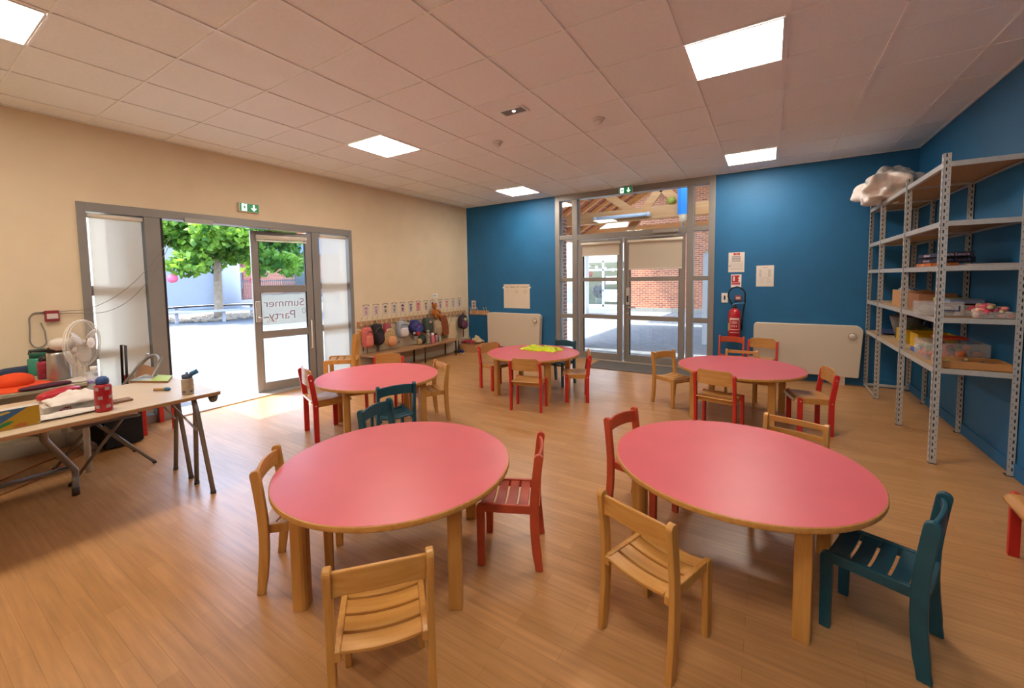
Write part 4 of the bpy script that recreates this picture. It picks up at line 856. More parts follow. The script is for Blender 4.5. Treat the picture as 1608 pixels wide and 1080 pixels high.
obj('leg', MB().tube(U, .019, 12), M_gm, t); obj('leg', MB().tube([(p[0], p[1]-1.35, p[2]) for p in U], .019, 12), M_gm, t)
obj('crossbar', MB().tube([(P(1.47, .725, .22)), (P(1.47, .725-1.33, .22))], .015, 10), M_gm, t)
obj('leg_cap', MB().tube([P(1.44, .743, 0), P(1.44, .743, .05)], .0215, 12), mat('brown_cap', '3b241c', .5), t)
obj('brace', MB().tube([P(1.93, .54, .60), P(1.80, .30, Z1-.04)], .008, 8), M_gm, t)
# back table against the wall
t = thing('side_table', 'greyish table pushed against the beige wall, carrying the desk fan', 'table', (.56, .20, 0))
obj('tabletop', MB().prism([(-.54, -1.3), (.56, -1.3), (.56, .72)]+arc((.48, .74), .08, 0, 90, 5)+[(-.54, .82)], 'z', .72, .745), mat('worktop_olive', 'a39a84', .4, var=.04, scale=5), t, bev=.003)
for x, y in ((-.46, .74), (.46, .70), (-.46, -1.2), (.46, -1.2)): obj('leg', MB().tube([(x, y, 0), (x, y, .72)], .02, 12), mat('leg_white', 'cfc8bd', .4), t)
obj('apron', MB().box(-.5, .52, .70, .72, .66, .72), mat('leg_white'), t)
# low cable boxing and cords
b = MB().box(.0, .10, RN, 1.12, 0, .13); struct('trim_5', b, mat('casing_beige'), bev=.004)
struct('trim_6', MB().box(.10, .42, 1.0, 1.10, 0, .045), mat('casing_pale', 'cfc6b8', .5), bev=.004)
MO = mat('orange_cord', 'a9612f', .5)
tag(obj('extension_cord', MB().tube([(.75, .2, .006), (.62, .5, .006), (.42, .75, .006), (.35, .92, .006), (.30, 1.02, .052), (.22, 1.06, .052), (.16, 1.12, .006), (.2, 1.2, .006)], .005, 6), MO), 'thin orange cord on the floor under the tables, the one nearer the wall', 'cord')
tag(obj('extension_cord', MB().tube([(1.1, .1, .006), (.98, .45, .006), (.85, .65, .006), (.7, .8, .006), (.55, .9, .006), (.5, .97, .006)], .005, 6), MO), 'thin orange cord on the floor under the tables, the one farther into the room', 'cord')
t = thing('power_strip', 'white multi-socket strip on the boxing beside the black speaker', 'power strip', (.22, 1.07, .046), .3); obj('body', MB().box(-.04, .04, -.03, .03, 0, .06), M_white, t, bev=.006); obj('plug', MB().tube([(0, 0, .06), (0, 0, .095)], .016, 10), M_white, t)
# folding chair
t = thing('folding_chair', 'grey tube folding chair with a tan back, behind the trestle table', 'folding chair', (1.0, 1.0, 0))
for s, (xf, xb) in ((1, (1.22, 1.29)), (-1, (.73, .80))):
    q = lambda x, y, z: (x-1.0, y-1.0, z)
    obj('leg', MB().tube([q(xf, .76, .01), q(xf, 1.13, .50), q(xf-.02*s, 1.28, .70), q(xf-.08*s, 1.38, .87)], .0115, 10), M_gm, t)
    obj('leg', MB().tube([q(xb-.015*s, 1.24, .01), q(xb-.03*s, .95, .40)], .0115, 10), M_gm, t)
    obj('foot_cap', MB().tube([q(xf, .752, 0), q(xf, .765, .02)], .014, 8), mat('dark_plastic'), t); obj('foot_cap', MB().tube([q(xb-.015*s, 1.245, 0), q(xb-.015*s, 1.235, .02)], .014, 8), mat('dark_plastic'), t)
obj('seat', MB().box(-.24, .24, -.2, .17, .425, .445), mat('tan_seat', 'a07a58', .6), t, bev=.008); obj('seat_rim', MB().tube([(-.25, -.2, .43), (.25, -.2, .43), (.25, .17, .43), (-.25, .17, .43)], .011, 8, closed=True), M_gm, t)
TA = Matrix.Translation((-.02, .31, .72)) @ Matrix.Rotation(R(-25), 4, 'X')
pr = [(.20*cos(a), .165*sin(a)) for a in [k*pi/14 for k in range(28)]]
obj('back_rim', MB().tube([TA @ Vector((x, 0, z)) for x, z in pr], .0125, 8, closed=True), mat('grey_plastic', '8d8a86', .5), t)
obj('back_panel', MB().prism([(x*.93, z*.9) for x, z in pr if z < .09], 'y', -.006, .006, m=TA), mat('tan_back', 'a5795a', .7), t)
# speaker with trolley handle
t = thing('trolley_speaker', 'black carpeted wheeled speaker with a raised trolley handle under the tables', 'speaker', (.425, 1.225, 0), R(3))
obj('cabinet', MB().prism([(-.18, -.14), (.175, -.14), (.165, .14), (-.17, .14)], 'z', .02, .50), mat('carpet_black', '161315', .95, var=.4, scale=90, bump=.5, bscale=200), t, bev=.01)
obj('trolley_handle', MB().tube([(-.12, .10, .44), (-.12, .11, .92), (-.02, .11, .92), (-.02, .10, .44)], .011, 8), mat('handle_dark', '2a2729', .5), t)
for s in (-1, 1): obj('wheel', MB().tube([(s*.10-.015, .12, .035), (s*.10+.015, .12, .035)], .035, 16), mat('dark_plastic'), t)
# ---- items on the side table
Z2 = .7455
t = thing('desk_fan', 'white plastic desk fan turned towards the doorway', 'fan', (.985, .90, Z2), R(-42))   # local -y.. faces +y
MF = mat('fan_white', 'd6cdc2', .4); hz = .30
obj('base', MB().lathe([(.10, 0), (.105, .012), (.06, .022), (.03, .03)], n=28), MF, t)
obj('column', MB().box(-.014, .014, -.035, -.018, .02, .20).box(-.014, .014, .018, .035, .02, .20).box(-.014, .014, -.03, .03, .19, .23), MF, t, bev=.006)
RX = Matrix.Rotation(R(-90), 3, 'X')
obj('motor', MB().lathe([(0, -.17), (.035, -.165), (.05, -.13), (.05, -.03), (.03, -.02)], (0, 0, hz), 24, RX), MF, t)
obj('neck', MB().tube([(0, -.02, .22), (0, -.04, hz-.03)], .02, 12), MF, t)
rg = .185
b = MB()
for r_, y_ in ((rg, .03), (rg*.98, .045), (rg*.98, .015)): b.tube([(r_*cos(a), y_, hz+r_*sin(a)) for a in [k*2*pi/48 for k in range(48)]], .004 if r_ == rg else .0025, 6, closed=True)
obj('guard_ring', b, mat('fan_ring', 'e9e2d8', .4), t)
b = MB()
for k in range(60):
    a = 2*pi*k/60
    b.tube([(.045*cos(a), .085, hz+.045*sin(a)), (.12*cos(a), .078, hz+.12*sin(a)), (.17*cos(a), .06, hz+.17*sin(a)), (rg*cos(a), .03, hz+rg*sin(a))], .0009, 4, cap=False)
    b.tube([(.05*cos(a), -.03, hz+.05*sin(a)), (.13*cos(a), -.02, hz+.13*sin(a)), (rg*cos(a), .03, hz+rg*sin(a))], .0009, 4, cap=False)
o = obj('guard_wires', b, mat('fan_wire', 'cfc6ba', .4), t); o['kind'] = 'stuff'
obj('badge', MB().lathe([(0, .006), (.04, .004), (.046, 0)][::-1], (0, .085, hz), 24, RX), mat('fan_badge', 'efe6df', .3), t)
b = MB()
for k in range(3):
    m = Matrix.Translation((0, .035, hz)) @ Matrix.Rotation(R(90+120*k), 4, 'Y') @ Matrix.Rotation(R(25), 4, 'X')
    b.grid(lambda u, v: m @ Vector((.03+.125*u, .012*sin(3*v), (-.5+v)*.105*(.45+.55*sin(pi*min(1, u*.8+.15))))), 10, 6)
obj('blades', b, mat('fan_blade', 'd9d0c6', .35), t, solid=.003); obj('hub', MB().lathe([(.03, .0), (.03, .04), (.015, .055), (0, .056)], (0, 0, hz), 20, RX), MF, t)
t = bottle('drink_jug', 'translucent green jar bottle with a loop handle on the side table', (.33, .78, Z2), .062, .19, mat('green_clear', '3f9c84', .2, alpha=.85), mat('green_lid', '1d5a44', .4), 'screw'); obj('handle', MB().tube([(0, -.05, .18), (0, -.045, .215), (0, .045, .215), (0, .05, .18)], .005, 6), mat('green_lid'), t)
bottle('drink_bottle', 'dark pink spotted bottle with a black lid beside the green jar', (.605, .775, Z2), .045, .185, mat('pink_spots', 'b0344a', .4, col2='7a1c30', scale=60), mat('lid_black', '221a1c', .4), 'dome')
t = thing('thermos_jug', 'brushed silver jug with a black top beside the desk fan', 'jug', (.745, .83, Z2)); obj('body', MB().lathe([(.07, 0), (.072, .01), (.066, .20), (.06, .225)], n=28), mat('brushed_steel', 'b8b4ae', .32, metal=.8), t); obj('lid', MB().lathe([(.062, .225), (.062, .26), (.03, .275), (0, .278)], n=24), mat('lid_black'), t); obj('handle', MB().tube([(0, -.06, .24), (0, -.14, .25), (0, -.15, .24)], .01, 8), mat('lid_black'), t)
lump('folded_jeans', 'small folded dark denim cloth behind the green jar', 'cloth', (.18, .72, Z2), (.09, .15, .035), mat('denim', '2b3c58', .85, bump=.3, bscale=30), .2, 8, .7)
t = thing('sun_hat', 'orange cloth hat lying brim down on the side table', 'hat', (.90, .55, Z2), .4)
obj('crown', MB().blob((0, .02, .055), (.10, .10, .06), .9, 28, 14, .10, 9), mat('orange_cloth', 'e04a16', .85, bump=.2, bscale=40), t)
obj('brim', MB().grid(lambda u, v: ((.08+.10*u)*cos(2*pi*v)*1.1, (.08+.10*u)*sin(2*pi*v)*1.25+.02, .018-.012*u+.012*sin(6*pi*v)*u+.008), 6, 40), mat('orange_cloth'), t, solid=.003)
lump('dark_purple_cap', 'dark maroon cloth cap beside the orange hat on the side table', 'hat', (1.065, .70, Z2), (.05, .14, .015), mat('maroon_cloth', '4a1a2c', .8), .2, 6, .7, rz=.2)
lump('red_pouch', 'long glossy red zipped case between the orange hat and the water bottle', 'case', (1.335, .72, Z1), (.05, .15, .036), mat('red_vinyl', 'b3202f', .28), .08, 5, .75, rz=.7)
t = bottle('water_bottle', 'empty clear plastic water bottle with a white cap and blue label', (1.285, .915, Z1), .04, .20, mat('pet_clear', 'e9eef0', .08, alpha=.32), mat('white_plastic'), 'none'); obj('cap', MB().lathe([(.017, .16), (.02, .165), (.02, .188), (0, .19)], n=16), M_white, t); obj('label', MB().lathe([(.0408, .06), (.0408, .095)], n=24), mat('label_blue', '3b3f86', .5, col2='c9c6dd', scale=50), t)
# ---- items on the trestle table
MR = mat('bottle_red', 'a81420', .35)
t = bottle('drink_bottle', 'red bottle with grey squares and blue lid at the trestle table near edge', (2.045, .79, Z1), .042, .225, MR, mat('lid_blue', '2a4a86', .5), 'dome', patt=(mat('square_grey', 'a3999b', .5), 15))
t = bottle('drink_bottle', 'pale printed bottle with its blue lid flipped open near the table corner', (2.055, 1.235, Z1), .036, .155, mat('cream_bottle', 'b8a68e', .45, col2='9d8c78', scale=20), mat('lid_blue_grey', '3d4f66', .5), 'none', patt=(mat('print_purple', '5c5266', .6), 5))
obj('lid', MB().lathe([(.030, .12), (.032, .125), (.032, .145), (.01, .15), (.006, .165), (0, .165)], n=20), mat('lid_blue_grey'), t); obj('flip_cap', MB().tube([(.01, .02, .145), (.03, .055, .165)], .017, 12), mat('flip_blue', '2f6f9c', .4), t)
t = thing('wooden_pegs_roll', 'small wooden handle with a blue and green end lying on the trestle table', 'toy', (1.765, 1.172, Z1+.012), R(35)); obj('handle', MB().tube([(-.055, 0, 0), (.02, 0, 0)], .010, 10), mat('toy_wood', 'b5854c', .5), t); obj('ring', MB().tube([(.02, 0, 0), (.03, 0, 0)], .013, 10), mat('toy_green', '7a8a3a', .5), t); obj('tip', MB().tube([(.03, 0, 0), (.05, 0, 0), (.062, 0, 0)], [.015, .014, .008], 10), mat('toy_blue', '3d6388', .5), t)
t = thing('picture_book', 'thin picture book with a green cover lying on the far side of the trestle table', 'book', (1.24, 1.27, Z1), 0)
A_, B_, C_, D_ = (1.195-1.24, 1.14-1.27), (1.49-1.24, 1.30-1.27), (1.28-1.24, 1.40-1.27), (1.0-1.24, 1.30-1.27)
obj('pages', MB().prism([A_, B_, C_, D_], 'z', .001, .014), mat('book_edge', '8a5a44', .7), t)
obj('cover', MB().prism([A_, B_, C_, D_], 'z', .014, .017), mat('book_green', 'a8bf4a', .5), t); L_ = lambda p, q, f: (p[0]+(q[0]-p[0])*f, p[1]+(q[1]-p[1])*f)
obj('cover_picture', MB().prism([A_, L_(A_, B_, .55), L_(D_, C_, .5), D_], 'z', .017, .0178), mat('book_picture', '4b5a66', .5, col2='c9cfc8', scale=14), t)
t = thing('board_game_box', 'yellow and blue picture game box standing at the near edge of the trestle table', 'box', (2.02, .38, Z1), R(4))
obj('box', MB().box(-.03, .018, -.22, .14, 0, .115), mat('game_white', 'c9c3bc', .6), t, bev=.002)
b = MB().prism([(-.218, .002), (.138, .002), (.138, .113), (-.218, .113)], 'x', .018, .0188); obj('front_print', b, mat('game_yellow', 'b58a12', .5), t)
obj('blue_field', MB().prism([(-.218, .002), (-.07, .004), (.095, .112), (-.218, .112)], 'x', .0188, .0194), mat('game_blue', '3a5f84', .5, col2='33628c', scale=18), t)
obj('picture', MB().prism([(-.12, .05), (-.08, .055), (-.02, .085), (.03, .098), (.02, .105), (-.05, .095), (-.10, .07)], 'x', .0194, .02), mat('game_pale', 'c9b04a', .5), t)
obj('picture', MB().prism([(-.06, .012), (-.02, .015), (.02, .03), (.04, .045), (.015, .048), (-.03, .03)], 'x', .0194, .0205), mat('game_green', '2f7a3a', .5), t)
obj('picture', MB().prism([(.03, .012), (.08, .005), (.09, .02), (.06, .028)], 'x', .0188, .0205), mat('game_orange', 'b5622a', .5), t)
t = thing('tissue_box', 'long white tissue-style box with a red logo and crumpled paper on it', 'box', (1.83, .675, Z1), R(-2))
obj('box', MB().box(-.06, .06, -.12, .12, 0, .055), mat('box_white', 'c9c1b4', .6), t, bev=.002)
obj('logo_field', MB().prism([(-.06, .02), (-.03, .012), (.0, .014), (.0, .040), (-.03, .040)], 'x', .06, .0608), mat('logo_red', '8f2a22', .5), t)
text('logo_text', 'Vibel', .02, Matrix.Translation((.0612, -.025, .027)) @ Matrix.Rotation(R(90), 4, 'Z') @ Matrix.Rotation(R(90), 4, 'X'), mat('paper_white'), t)
text('box_text', 'COLLE', .013, Matrix.Translation((.0612, .04, .038)) @ Matrix.Rotation(R(90), 4, 'Z') @ Matrix.Rotation(R(90), 4, 'X'), mat('notice_dark'), t)
def crump(w, l, h, s):
    return lambda u, v: (-w/2+w*u, -l/2+l*v, .004+h*(.35+.65*abs(noise.noise(Vector((u*3.2+s, v*3.2, s)))))*(sin(pi*u)*sin(pi*v))**.6+.008*noise.noise(Vector((u*9, v*9, s))) +.008)
tag(obj('crumpled_paper', MB().grid(crump(.26, .30, .10, 3), 26, 26), mat('tissue_white', 'd9d0c8', .8), loc=(1.80, .73, Z1+.05), solid=.002), 'crumpled white paper sheet lying over the long white box', 'paper')
tag(obj('crumpled_paper', MB().grid(crump(.13, .30, .035, 8), 20, 24), mat('tissue_white'), loc=(1.965, .64, Z1), solid=.002), 'flat crumpled white wrap in front of the long white box', 'paper')
tag(obj('crumpled_paper', MB().grid(crump(.2, .22, .03, 5), 18, 18), mat('tissue_pink', 'd8c3be', .8), loc=(1.72, .52, Z1), solid=.002), 'pinkish paper sheet behind the yellow game box', 'paper')
tag(obj('wooden_board', MB().box(-.045, .045, -.05, .05, 0, .014), mat('board_wood', '8a6448', .5), loc=(1.86, .92, Z1), bev=.002), 'small brown board lying just right of the red bottle', 'board')
# ================================================================ outdoors
M_asph = mat('asphalt_pale', '5a5e61', .9, var=.12, scale=30, bump=.3, bscale=120)
struct('yard_ground', MB().box(-60, -.3, -30, 60, -.12, -.01), M_asph)
struct('courtyard_ground', MB().box(-.3, 20, RL+.3, 60, -.12, -.01), mat('asphalt_dark', '74777b', .85, var=.2, scale=6, bump=.3, bscale=120))
MLn = mat('yard_line', '928d84', .8)
b = MB()
for (x0, y0, x1, y1) in ((-8.9, 4.55, -3.4, 4.45), (-6.5, 3.8, -4.7, 5.05), (-9, 3.2, -5.0, 6.4), (-11.5, 5.5, -4.5, 7.2)):
    d = Vector((x1-x0, y1-y0)).normalized(); n = Vector((-d.y, d.x))*.035
    b.prism([(x0+n.x, y0+n.y), (x0-n.x, y0-n.y), (x1-n.x, y1-n.y), (x1+n.x, y1+n.y)], 'z', -.0099, -.007)
tag(obj('court_lines', b, MLn), 'thin painted court lines on the sunny yard outside', 'painted lines')
# short fin wall added beside the yard door just to shade the threshold
struct('added_shade_fin', MB().box(-2.05, -.3, 1.42, 1.62, -.01, 2.9), mat('shade_fin_render', 'c9c4bc', .9))
# white building across the yard
t = thing('school_building', 'plain pale rendered building across the yard behind the tree', 'building', (-23, 6, 0))
obj('wall', MB().box(-3, 0, -26, 5.7, -.01, 5.6), mat('render_white', '9fa1a7', .9, var=.02, scale=2), t)
obj('window', MB().box(0, .03, 2.0, 2.5, 1.75, 2.15), mat('win_dark', '4c525c', .3), t)
obj('roof', MB().box(-3.4, .35, -26, 5.8, 5.6, 5.8), mat('roof_grey', '8c9096', .7), t)
M_rb = brick_mat('red_brick_far', 'a8604c', '9a5444', 'c9b8aa', 'yz', .3, .1)
M_rbx = brick_mat('red_brick_far_x', 'a8604c', '9a5444', 'c9b8aa', 'xz', .3, .1)
t = thing('brick_building', 'red brick building with a blue-grey fascia and tiled roof beyond the yard tree', 'building', (-26, 22, 0))
obj('wall', MB().box(-6, 0, -4.6, 16, -.01, 3.8), M_rb, t); obj('fascia', MB().box(-6.2, .35, -5.2, 16, 3.8, 5.1), mat('fascia_blue', '7d8ba6', .6), t)
obj('roof', MB().prism([(-6.3, 5.1), (.5, 5.1), (-3, 8.2)], 'y', -5.3, 16), mat('roof_tile_red', 'c06a4a', .8, var=.15, scale=8), t)
obj('window', MB().box(0, .05, -3.6, -2.6, 1.0, 2.6), mat('win_dark'), t)
t = thing('brick_house', 'orange brick house glimpsed behind the yard fence', 'building', (-34, 15, 0)); obj('wall', MB().box(-5, 0, -6, 7, -.01, 4.8), M_rb, t); obj('roof', MB().prism([(-6, 4.6), (7.5, 4.6), (.7, 8)], 'x', -5.4, .4), mat('roof_tile_red'), t)
for y in (-3.6, -.8, 2.2): obj('window', MB().box(0, .05, y, y+1.0, 1.0, 3.0), mat('win_pale', 'a9b4bd', .3), t)
t = thing('round_column', 'thick pale round column standing behind the tree bench', 'column', (-22.5, 12.25, 0)); obj('shaft', MB().lathe([(.52, -.01), (.52, 4.6)], n=28), mat('column_pale', 'b9bccb', .8), t); obj('capital', MB().lathe([(.52, 4.6), (.7, 4.7), (.7, 4.9), (0, 4.9)], n=28), mat('column_pale'), t)
t = thing('yard_fence', 'dark railing fence behind the round tree bench', 'fence', (-24.5, 14, 0))
b = MB()
for k in range(70): b.box(-.015, .015, -3.2+k*.14, -3.17+k*.14, .35, 1.75)
b.box(-.02, .02, -3.3, 6.8, .42, .47); b.box(-.02, .02, -3.3, 6.8, 1.62, 1.67); obj('railing', b, mat('fence_dark', '55565a', .6), t); obj('low_wall', MB().box(-.12, .12, -3.3, 6.8, -.01, .36), mat('kerb', 'a8a49c', .9), t)
# tree with round bench
TX, TY = -15.1, 8.5
t = thing('yard_tree', 'broad green leafy tree in the middle of the sunny yard', 'tree', (TX, TY, 0))
MTk = mat('bark', '9d8b78', .9, var=.2, scale=8, bump=.6, bscale=12)
b = MB(); b.tube([(0, 0, -.01), (.02, 0, .5), (-.05, .05, 1.6), (-.12, .1, 2.6), (-.1, .1, 3.6)], [.20, .17, .15, .14, .11], 14); obj('trunk', b, MTk, t)
for a in range(7):
    an = a*.9; obj('branch', MB().tube([(-.1, .1, 2.5+.15*(a % 3)), (1.1*cos(an), 1.1*sin(an), 3.3+.1*a), (2.3*cos(an), 2.3*sin(an), 3.9+.15*a)], [.09, .06, .03], 8), MTk, t)
rnd = random.Random(5); b = MB(); cl = []
for k in range(110):
    an = rnd.uniform(0, 2*pi); rr = 3.5*math.sqrt(rnd.random()); zz = rnd.uniform(0, 1); rmax = 3.5*(1-.45*zz)
    cl.append((rr*cos(an)*rmax/3.5, rr*sin(an)*rmax/3.5, 2.25+3.9*zz))
for (cx, cy, cz) in cl:
    for _ in range(150):
        v = Vector((rnd.gauss(0, 1), rnd.gauss(0, 1), rnd.gauss(0, 1))).normalized()*rnd.uniform(.3, .75); v.z *= .65
        p = Vector((cx, cy, cz))+v
        if p.z < 1.5: continue
        n = Vector((rnd.gauss(0, 1), rnd.gauss(0, 1), rnd.gauss(.8, .6))).normalized(); u = n.orthogonal().normalized(); u.rotate(Matrix.Rotation(rnd.uniform(0, 6.28), 3, n)); w = n.cross(u); s = rnd.uniform(.09, .16)
        b.add([p-u*s*1.1, p-w*s*.8+u*.1*s, p+u*s*1.1, p+w*s*.8+u*.1*s], [(0, 1, 2, 3)])
ML = bpy.data.materials.new('leaves'); ML.use_nodes = True; nt = ML.node_tree; bs = nt.nodes['Principled BSDF']; bs.inputs['Roughness'].default_value = .6
oi = nt.nodes.new('ShaderNodeTexCoord'); nn = nt.nodes.new('ShaderNodeTexNoise'); nn.inputs['Scale'].default_value = 1.6; nt.links.new(oi.outputs['Object'], nn.inputs['Vector'])
rp = nt.nodes.new('ShaderNodeValToRGB'); rp.color_ramp.elements[0].color = lin('3d6b22'); rp.color_ramp.elements[1].color = lin('86ad3a'); rp.color_ramp.elements[0].position = .35; rp.color_ramp.elements[1].position = .65
nt.links.new(nn.outputs[0], rp.inputs[0]); nt.links.new(rp.outputs[0], bs.inputs['Base Color'])
tr = nt.nodes.new('ShaderNodeBsdfTranslucent'); nt.links.new(rp.outputs[0], tr.inputs[0]); mx = nt.nodes.new('ShaderNodeMixShader'); mx.inputs[0].default_value = .45
nt.links.new(bs.outputs[0], mx.inputs[1]); nt.links.new(tr.outputs[0], mx.inputs[2]); nt.links.new(mx.outputs[0], nt.nodes['Material Output'].inputs[0])
o = obj('foliage', b, ML, t); o['kind'] = 'stuff'
t = thing('tree_bench', 'pale round ring bench circling the yard tree', 'bench', (TX, TY, 0)); MBn = mat('bench_pale', 'a09fa6', .7)
b = MB(); n = 48
b.grid(lambda u, v: ((2.25+.45*v)*cos(2*pi*u), (2.25+.45*v)*sin(2*pi*u), .47), n, 1); b.grid(lambda u, v: (2.7*cos(2*pi*u), 2.7*sin(2*pi*u), .40+.07*v), n, 1); b.grid(lambda u, v: ((2.25+.45*v)*cos(2*pi*u), (2.25+.45*v)*sin(2*pi*u), .40), n, 1, flip=True)
obj('seat_ring', b, MBn, t)
for k in range(10):
    an = 2*pi*k/10+.3; obj('leg', MB().cbox((2.5*cos(an), 2.5*sin(an), .2), (.09, .09, .42)), MBn, t)
b = MB(); rnd = random.Random(3)
for k in range(260):
    an = rnd.uniform(0, 2*pi); rr = 2.1*math.sqrt(rnd.random()); s = rnd.uniform(.06, .16); b.blob((rr*cos(an), rr*sin(an), .02), (s, s*.8, s*.4), .8, 6, 4, .3, 9)
o = obj('rubble', b, mat('rubble_brown', 'a08f7c', .9, var=.2, scale=20), loc=(TX, TY, 0)); tag(o, 'ring of bark chunks and stones around the foot of the yard tree', 'rubble', kind='stuff')
for (y, z, lab, s) in ((6.35, 1.72, 'round pink paper lantern hanging left of the tree trunk', .17), (9.60, 1.62, 'round pink paper lantern hanging right of the tree trunk', .17)):
    t = thing('paper_lantern', lab, 'lantern', (-13.5 if y < 7 else -14.2, y, z), 0, 'pink lanterns in the yard tree')
    b = MB(); b.blob((0, 0, 0), (s, s, s*.95), 1, 20, 14, .08, 9); obj('ball', b, mat('lantern_pink', 'e0607c', .6), t); obj('string', MB().tube([(0, 0, s*.9), (0, 0, 1.2)], .006, 4), MLn, t)

# ------------------------------------------------ covered courtyard behind the back doors
M_bk = brick_mat('courtyard_brick', 'a9603f', '874530', 'bfa893', 'xz', .24, .082)
M_bky = brick_mat('courtyard_brick_side', '8f5444', '7c473a', 'c9b2a2', 'yz', .24, .082)
YB = 18.55
t = thing('courtyard_wall', 'red brick gable wall at the far side of the covered courtyard', 'wall', (0, YB, 0))
obj('brickwork', MB().prism([(.25, -.01), (3.4, -.01), (3.4, 2.35), (4.75, 2.35), (4.75, -.01), (9.5, -.01), (9.5, 5.9), (.25, 5.9)], 'y', 0, .3), M_bk, t)
obj('plinth', MB().box(.25, 3.4, -.03, 0, -.01, .16), mat('plinth_grey', '8b847c', .9), t)
obj('grey_panel', MB().box(3.4, 4.75, -.02, .05, 2.0, 2.5), mat('panel_grey', '7f8884', .6), t)
t = thing('glazed_door', 'white-framed glazed door in the far brick wall, seen through the right side light', 'door', (4.07, YB-.02, 0)); MWf = mat('white_frame', 'cfd6de', .4)
b = MB(); b.box(-.62, -.5, -.06, .04, 0, 2.05); b.box(.5, .62, -.06, .04, 0, 2.05); b.box(-.5, .5, -.06, .04, 1.93, 2.05); b.box(-.5, .5, -.06, .04, 0, .12); b.box(-.5, .5, -.05, .03, .88, .98); obj('frame', b, MWf, t); obj('pane', MB().box(-.5, .5, -.02, 0, .1, 1.95), mat('pane_dark', '3f4744', .15, spec=.6), t)
obj('notice', MB().box(-.2, .2, -.03, -.02, 1.15, 1.6), mat('paper_white'), t)
# white building with glazed entrance at the left of the courtyard
t = thing('entrance_building', 'white building with a glazed entrance across the courtyard', 'building', (-1.3, 19.6, 0)); MCr = mat('cream_render', 'd6cfbe', .9)
obj('wall', MB().box(-7, -2.2, 0, .3, -.01, 4.6).box(-2.2, 1.55, 0, .3, 2.35, 4.6).box(-2.2, 1.55, -.02, .3, -.01, .12), MCr, t)
obj('interior', MB().box(-2.2, 1.55, 1.6, 1.7, 0, 2.4).box(-2.2, 1.55, .3, 1.6, -.01, .0), mat('dim_interior', '6d6f62', .9), t)
b = MB()
for x in (-2.2, -.02, .86, 1.5): b.box(x, x+.09, -.04, .06, .1, 2.35)
b.box(-2.2, 1.55, -.04, .06, 1.86, 1.95); b.box(-2.2, 1.55, -.04, .06, .1, .2); b.box(-2.2, 1.55, -.04, .06, 2.27, 2.36); b.box(.0, .9, -.04, .06, .85, .93); obj('window_frame', b, MWf, t)
obj('pane', MB().box(-2.2, 1.55, .0, .01, .1, 2.35), glass_mat(), t)
obj('paper_notice', MB().box(.15, .7, -.02, -.01, 1.2, 1.6), mat('paper_white'), t); obj('paper_notice', MB().box(.1, .8, -.02, -.01, .35, .9), mat('paper_white'), t)
t = thing('potted_flowers', 'bushy dark and pale plant behind the entrance window', 'plant', (-1.75, 20.3, 0)); obj('foliage', MB().blob((0, 0, .85), (.35, .2, .35), .9, 26, 16, .5, 9), mat('plant_mix', '3c3a40', .8, col2='a08d92', scale=12), t); obj('pot', MB().lathe([(.16, 0), (.2, .5), (0, .5)], n=16), mat('pot_grey', 'a29a8c', .7), t)
t = thing('hanging_balloon', 'small red balloon hanging in the entrance window', 'balloon', (-2.25+1.3-1.1, 19.9, 1.72)); obj('ball', MB().blob((0, 0, 0), (.12, .12, .15), 1, 14, 10), mat('balloon_red', 'c23a44', .4), t); obj('string', MB().tube([(0, 0, .15), (0, 0, .6)], .005, 4), MLn, t)
g = 'string of white paper discs across the entrance window'
tag(obj('string', MB().tube([(-2.65, 19.3, 2.21), (-.3, 19.3, 1.818)], .012, 5), MLn), 'thin string carrying the white paper discs across the entrance window', 'string')
for k in range(5): tag(obj('paper_disc', MB().blob((0, 0, 0), (.075, .03, .075), .9, 10, 6), mat('paper_white'), loc=(-2.35+.42*k, 19.3, 2.16-.07*k)), 'small white paper disc hanging on the string across the entrance window', 'paper decoration', g)
# columns
MWc = mat('column_white', 'dcdcd8', .7)
tag(obj('square_column', MB().box(-.2, .2, -.2, .2, -.01, 3.1), MWc, loc=(-1.05, 16.4, 0), bev=.01), 'sunlit white square column left in the courtyard, seen through the left door leaf', 'column')
tag(obj('square_column', MB().box(-.07, .07, -.07, .07, -.01, 2.0), MWc, loc=(4.47, 10.0, 0), bev=.01), 'white square post seen through the right side light', 'column')
tag(obj('brick_pier', MB().box(-.17, .17, -.3, .3, -.01, 2.9), M_bky, loc=(1.46, 8.55, 0)), 'dark brick pier just outside the left side light of the back doors', 'pier')
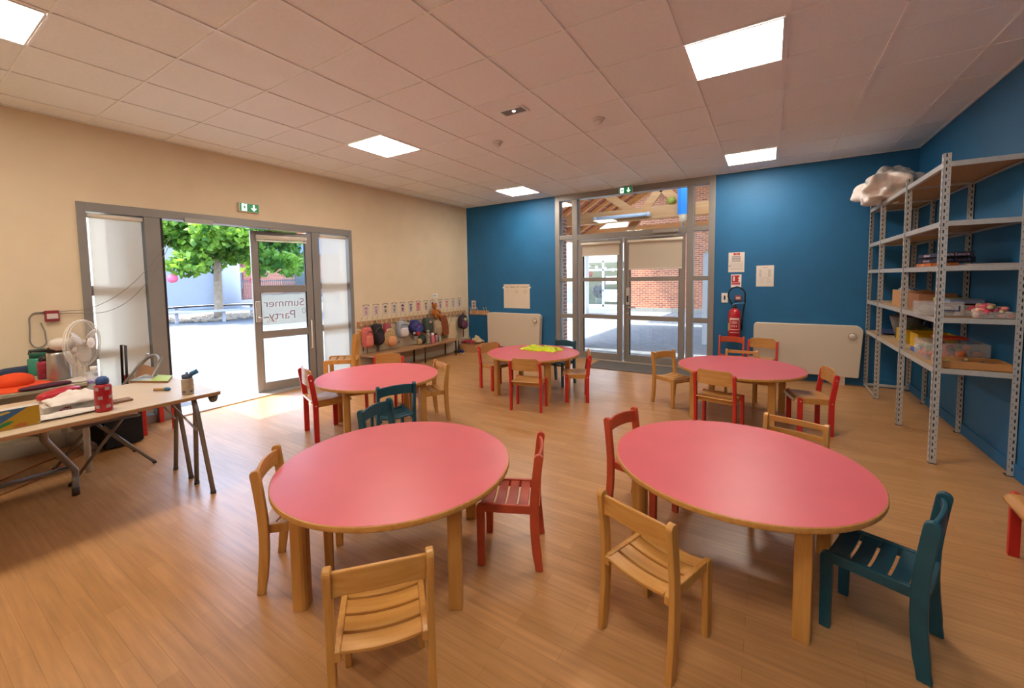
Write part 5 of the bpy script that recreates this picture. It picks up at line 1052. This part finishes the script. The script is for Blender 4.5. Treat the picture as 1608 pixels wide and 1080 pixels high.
# roof canopy
t = thing('courtyard_canopy', 'timber trussed canopy with a tiled roof over the courtyard', 'canopy', (4.6, 13, 0)); Mtm = wood('truss_timber', 'dd8f4a', 'e8a766', 'x', .6, 1.5); Mtd = wood('truss_timber_y', 'b98252', 'cf9a68', 'y', .6, 1.5)
Mti = mat('tile_underside', 'b4684a', .85, var=.2, scale=14)
ex, ez, rz_ = 3.95, 2.78, 5.25  # half span, eave z, ridge z
sl = math.atan2(rz_-ez, ex)
for s in (-1, 1):
    obj('roof_tiles', MB().prism([(s*(ex+.3), ez-.19+.12), (0, rz_+.12), (0, rz_+.2), (s*(ex+.3), ez-.19+.2)], 'y', -5.2, -.35), Mti, t)
    b = MB()
    for k in range(8):
        y = -5.1+k*.62; b.prism([(s*(ex+.28), ez-.19), (0, rz_), (0, rz_+.11), (s*(ex+.28), ez-.08)], 'y', y, y+.07)
    obj('rafters', b, Mtm, t)
    b = MB()
    for k in range(15):
        f = k/14.; x = s*(ex+.2)*(1-f); z = ez-.12+(rz_-ez+.12)*f+.10; b.box(x-.02, x+.02, -5.15, -.4, z, z+.035)
    obj('battens', b, Mtd, t)
    obj('wall_plate', MB().box(min(s*ex, s*(ex-.16)), max(s*ex, s*(ex-.16)), -5.1, -.4, ez-.22, ez-.04), Mtd, t)
def beam(b, p, q, w, y0, y1):
    d = (Vector(q)-Vector(p)).normalized(); n = Vector((-d.y, d.x))*w/2; p, q = Vector(p), Vector(q)
    b.prism([tuple(p+n), tuple(p-n), tuple(q-n), tuple(q+n)], 'y', y0, y1)
for yy in (-3.75, -.6):
    b = MB(); b.box(-ex, ex, yy-.07, yy+.07, ez-.02, ez+.24); obj('tie_beam', b, Mtm, t, bev=.006)
    b = MB(); beam(b, (-ex, ez+.1), (0, rz_-.05), .2, yy-.06, yy+.06); obj('principal_rafter', b, Mtm, t); b = MB(); beam(b, (ex, ez+.1), (0, rz_-.05), .2, yy-.06, yy+.06); obj('principal_rafter', b, Mtm, t)
for p, q in (((-2.5, 3.65), (-1.55, 2.95)), ((-.75, 3.75), (-1.85, 2.35)), ((-1.15, 3.6), (-.40, 2.92)), ((.1, 2.95), (1.5, 4.1))):
    b = MB(); beam(b, p, q, .17, -3.62, -3.52); obj('strut', b, Mtm, t)
obj('added_shade_roof', MB().box(-5.5, 5.2, -.2, 5.9, 5.9, 6.1), mat('roof_grey'), t, label='added flat roof that shades the rear courtyard')  # flat roof added above the sight lines so the rear courtyard lies in shade
for x in (-.2, 4.8): obj('post', MB().box(x-.1, x+.1, -.45, -.25, -.01, 5.9), Mtm, t)
# fluorescent tube on the near tie beam, ball, pencils
t = thing('tube_light', 'white fluorescent batten fixed on the near timber tie beam outside', 'lamp', (2.80, 9.12, 2.86)); obj('tube', MB().tube([(-.55, 0, 0), (.60, 0, .0)], .04, 12), mat('tube_white', 'e6e6e2', .3), t); obj('end_cap', MB().tube([(-.60, 0, 0), (-.54, 0, 0)], .048, 12), MWc, t); obj('end_cap', MB().tube([(.59, 0, 0), (.65, 0, 0)], .048, 12), MWc, t)
tag(obj('ball', MB().blob((0, 0, 0), (.09, .09, .09), 1, 20, 14), mat('ball_yellow_green', 'a8a436', .7, var=.2, scale=10), loc=(3.86, 9.27, 3.11)), 'yellow-green ball resting on the timber tie beam outside', 'ball')
for (x, y, z0, lab) in ((4.13, 9.05, 2.50, 'bright blue giant pencil hanging point down, the left one above the doors'), (4.90, 9.6, 2.45, 'bright blue giant pencil seen through the right side light')):
    t = thing('giant_pencil', lab, 'decoration', (x, y, z0), 0, 'giant blue pencils under the canopy'); hx = [(.11*cos(R(60*k+15)), .11*sin(R(60*k+15))) for k in range(6)]
    obj('shaft', MB().prism(hx, 'z', .27, 1.35), mat('pencil_blue', '2f8fd6', .45), t)
    obj('wood_cone', MB().lathe([(.02, .05), (.10, .27)], n=12), mat('pencil_wood', 'e0b98c', .6), t); obj('tip', MB().lathe([(0, 0), (.02, .05), (0, .05)], n=12), mat('pencil_blue'), t)
